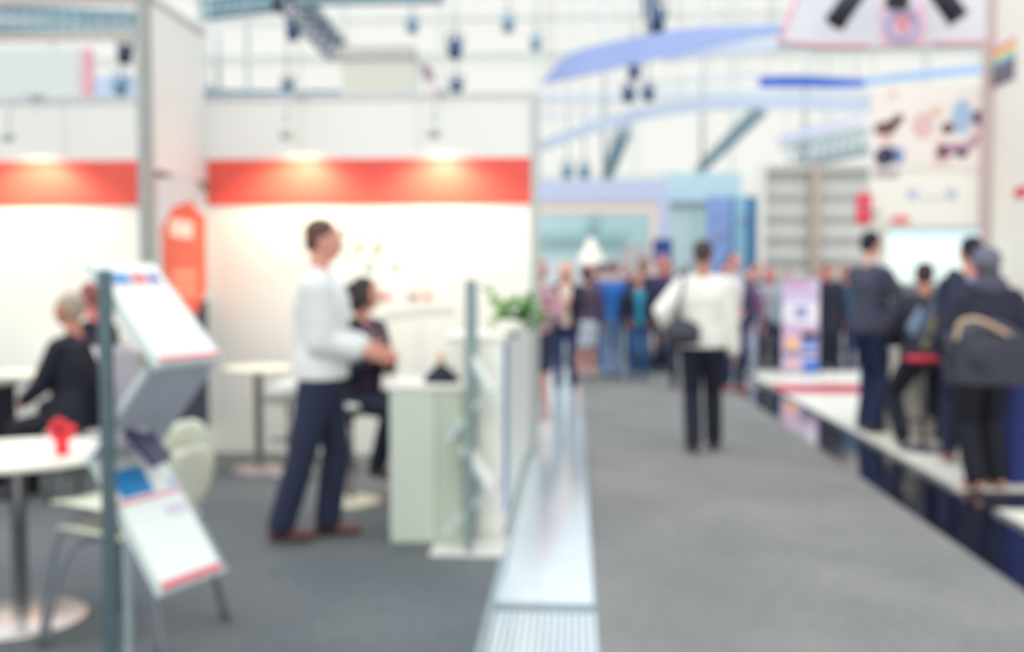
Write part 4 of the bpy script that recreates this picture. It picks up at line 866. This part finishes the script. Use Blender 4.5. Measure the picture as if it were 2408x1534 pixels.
put(1.04, -.27, -.31, 'grey backed brochure on the reversed middle tray of the near rack', [(0, 1, .95, 1, pred, 'red_edge')], off=.02, under=M('grey_tray_back', (168, 172, 184), .5), th=.008, cover=M('grey_cover', (176, 178, 190), .5))
bands3 = [(.08, .6, .12, .33, pblue, 'blue_print'), (.85, 1, .26, .33, M('pale_violet', (190, 198, 228), .5), 'pale_print'), (0, 1, .345, .375, M('rose_print', (236, 150, 164), .5), 'rose_line'), (.62, .95, .45, .53, M('faint_mauve', (216, 206, 218), .5), 'faint_print'), (0, 1, .955, 1, pred, 'red_edge')]
put(.70, .29, -.40, 'white brochure with blue square header on the bottom tray of the near rack', bands3, off=.035, th=.016)
# loose pinkish sheet curling inside rack
b = B(); P0 = base0 + V((0, 0, 1.16)) - sx * .10 - wv * .13; vv = []
for j in range(9):
    s = j / 8
    for i in (0, 1): vv.append(P0 + wv * .15 * i + sx * (.09 * math.sin(s * PI * .8)) + V((0, 0, .10 - .33 * s)))
b.add(vv, [(2 * j, 2 * j + 1, 2 * j + 3, 2 * j + 2) for j in range(8)], True); o = b.build('loose_leaflet', M('pinkish_paper', (226, 214, 222), .6)); sm_ = o.modifiers.new('s', 'SOLIDIFY'); sm_.thickness = .006
tag(o, 'pinkish leaflet curled inside the near rack between two trays', 'leaflet')
p = at(325, 1035, Yp + .25); tag(B().box(base0 + sx * -.0 + V((0, 0, .94)), (.16, .14, .02), Matrix.Rotation(.9, 3, 'Y')).build('navy_leaflet', M('navy_print', (58, 64, 96), .5)), 'dark navy leaflet lying low in the near rack', 'leaflet')

# far rack seen edge-on in front of the tall counter
Yf = gp(1103, 1306).y; pole = gp(1103, 1306); t = thing('brochure_rack', 'slim brochure rack standing by the counter under the plant', 'brochure rack', (pole.x, pole.y, 0)); fr = t
zt = at(1103, 658, pole.y).z; steel2 = M('grey_green_post', (140, 156, 158), .4, .35)
B().bb(pole.x - .02, pole.x + .02, pole.y - .012, pole.y + .012, .015, zt).build('post', steel2, t, .004)
B().bb(pole.x - .02, pole.x + .02, pole.y + .28, pole.y + .30, .015, zt).build('post', steel2, t, .004)
B().bb(pole.x - .21, pole.x + .19, pole.y - .04, pole.y + .34, 0, .015).build('base', M('pale_base', (222, 220, 212), .4), t, .003)
def ftray(zm, dx, dz, off, lab, cov, th=.012, bd=()):
    c = V((pole.x + off, pole.y + .145, zm)); v = V((dx, 0, dz)); r = tray(fr, c, V((0, 1, 0)), v.normalized(), v.length, .24, None)
    if lab: brochure(lab, *r[:5], list(bd), th=th, cover=cov, group='brochures in the far rack')
ftray(.98, .17, -.24, .03, 'pale leaflet stack on the top right tray of the far rack', paper, .02)
ftray(.72, -.18, -.22, -.02, 'leaflet stack with blue print on the left tray of the far rack', paper, .014, [(0, 1, .85, 1, pblue, 'blue_print')])
ftray(.44, .18, -.24, .03, 'white leaflets with pink corner on the bottom tray of the far rack', paper, .03, [(0, 1, .93, 1, M('rose_print', (236, 150, 164), .5), 'rose_edge')])
ftray(.20, -.18, -.18, -.03, None, paper)

# counters
x1 = XS0 - .045
t = thing('tall_counter', 'tall white counter with plant on top beside the metal duct strip', 'counter', (x1 - .12, 6.0, 0))
zt = 1.155; yc0 = gp(1195, 1308).y + .36
B().bb(x1 - .31, x1, yc0, 6.35, 0, zt - .02).build('body', white, t, .004); B().bb(x1 - .33, x1 + .01, yc0 - .02, 6.37, zt - .02, zt).build('top', white, t, .004)
B().bb(x1, x1 + .004, yc0 + .03, yc0 + .33, .12, zt - .05).build('side_print', M('counter_blue', (44, 116, 190), .5, var=.15, scale=5), t)
t = thing('low_partition', 'low cream partition running from the tall counter back to the wall', 'partition', (x1 - .03, 7.3, 0))
B().bb(x1 - .06, x1, 6.40, WY - .03, 0, 1.10).build('panel', white2, t); B().bb(x1 - .065, x1 + .005, 6.39, WY - .03, 1.10, 1.13).build('cap_rail', alu, t)
a, b_ = gp(918, 1280), gp(1090, 1280); zt2 = at(1000, 905, a.y).z; t = thing('reception_cabinet', 'white reception cabinet left of the slim brochure rack', 'cabinet', ((a.x + b_.x) / 2, a.y + .25, 0))
cabm = M('cabinet_greenwhite', (190, 200, 188), .5, var=.02, scale=1.5)
B().bb(a.x, b_.x, a.y, a.y + .5, 0.0, zt2 - .025).build('body', cabm, t, .004)
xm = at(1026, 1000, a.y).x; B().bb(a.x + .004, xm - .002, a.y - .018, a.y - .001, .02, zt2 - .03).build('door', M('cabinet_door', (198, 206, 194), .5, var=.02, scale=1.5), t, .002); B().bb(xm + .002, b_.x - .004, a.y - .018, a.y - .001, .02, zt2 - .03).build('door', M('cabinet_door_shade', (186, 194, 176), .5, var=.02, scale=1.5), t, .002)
B().bb(a.x - .01, b_.x + .01, a.y - .025, a.y + .51, zt2 - .025, zt2).build('top', white, t, .003)
c = V((at(1036, 900, a.y + .12).x, a.y + .14, zt2)); t = thing('desk_pouch', 'dark cone shaped pouch with wooden knob on the reception cabinet', 'pouch', c)
B().lathe(c, [(.105, 0), (.10, .02), (.075, .05), (.04, .085), (.02, .10)]).build('cone', M('navy_felt', (26, 28, 48), .8), t)
B().lathe(c, [(.012, .10), (.024, .115), (.02, .14), (.014, .165), (.006, .17)]).build('knob', M('beech_wood', (206, 168, 128), .5), t)
for i in range(2):
    a2 = at(958 + i * 22, 895 - i * 10, a.y + .1); R2 = Matrix.Rotation(.3 - i * .5, 3, 'Z')
    tag(B().box((a2.x, a.y + .15 + i * .17, zt2 + .006), (.15, .21, .01), R2).build('leaflet', M('leaflet_white', (236, 238, 230), .5)), ['white leaflet stack at the front left of the reception cabinet', 'white leaflet stack at the back of the reception cabinet'][i], 'leaflet stack')

# plant on the tall counter
pc = V((at(1222, 790, 5.95).x - .05, 5.95, 1.155)); t = thing('potted_plant', 'leafy green plant in a low white pot on the tall counter', 'plant', pc)
B().lathe(pc, [(.05, 0), (.075, .02), (.08, .07), (.07, .075)]).build('pot', white, t)
leaf = [M('leaf_green', (92, 158, 58), .6, var=.25, scale=20), M('leaf_pale', (132, 182, 92), .6, var=.2, scale=20), M('leaf_deep', (40, 130, 58), .6, var=.2, scale=20)]
gs = [B(), B(), B()]; stb = B()
def leaf_at(g, p, d, L, w_):
    d = d.normalized(); x, y = frame_of(d); x = (x + V((random.uniform(-.6, .6), random.uniform(-.6, .6), random.uniform(-.6, .6)))); x = (x - d * x.dot(d)).normalized(); n = x.cross(d)
    g.add([p, p + d * L * .35 + x * w_ + n * .006, p + d * L * .75 + x * w_ * .7 + n * .004, p + d * L, p + d * L * .75 - x * w_ * .7 + n * .004, p + d * L * .35 - x * w_ + n * .006, p + d * L * .5 - n * .004],
          [(0, 1, 6), (1, 2, 6), (2, 3, 6), (3, 4, 6), (4, 5, 6), (5, 0, 6)], True)
for (px, py, k) in [(1160, 715, 1), (1150, 690, 1), (1172, 740, 1), (1158, 765, 1), (1195, 722, 1), (1235, 700, 0), (1262, 700, 0), (1275, 735, 0), (1230, 765, 2), (1210, 765, 2), (1256, 770, 2), (1188, 760, 1), (1282, 760, 0), (1205, 775, 2), (1245, 730, 0), (1238, 752, 2)]:
    e = at(px, py, 5.95 + random.uniform(-.12, .12)); s0 = pc + V((random.uniform(-.03, .03), random.uniform(-.03, .03), .07)); m_ = s0.lerp(e, .5) + V((0, 0, .03))
    pts = catmull([s0, m_, e], 5); stb.tube(pts, .0028, 6)
    for q_ in range(15 if k == 2 else 9):
        b0 = pts[random.randint(4, len(pts) - 1)]; leaf_at(gs[k], b0, V((random.uniform(-1, 1), random.uniform(-1, 1), random.uniform(-.5, 1))), random.uniform(.04, .075), random.uniform(.015, .026))
for g, m_ in zip(gs, leaf): g.build('foliage', m_, t)
stb.build('stems', M('stem_green', (120, 140, 90), .7), t)
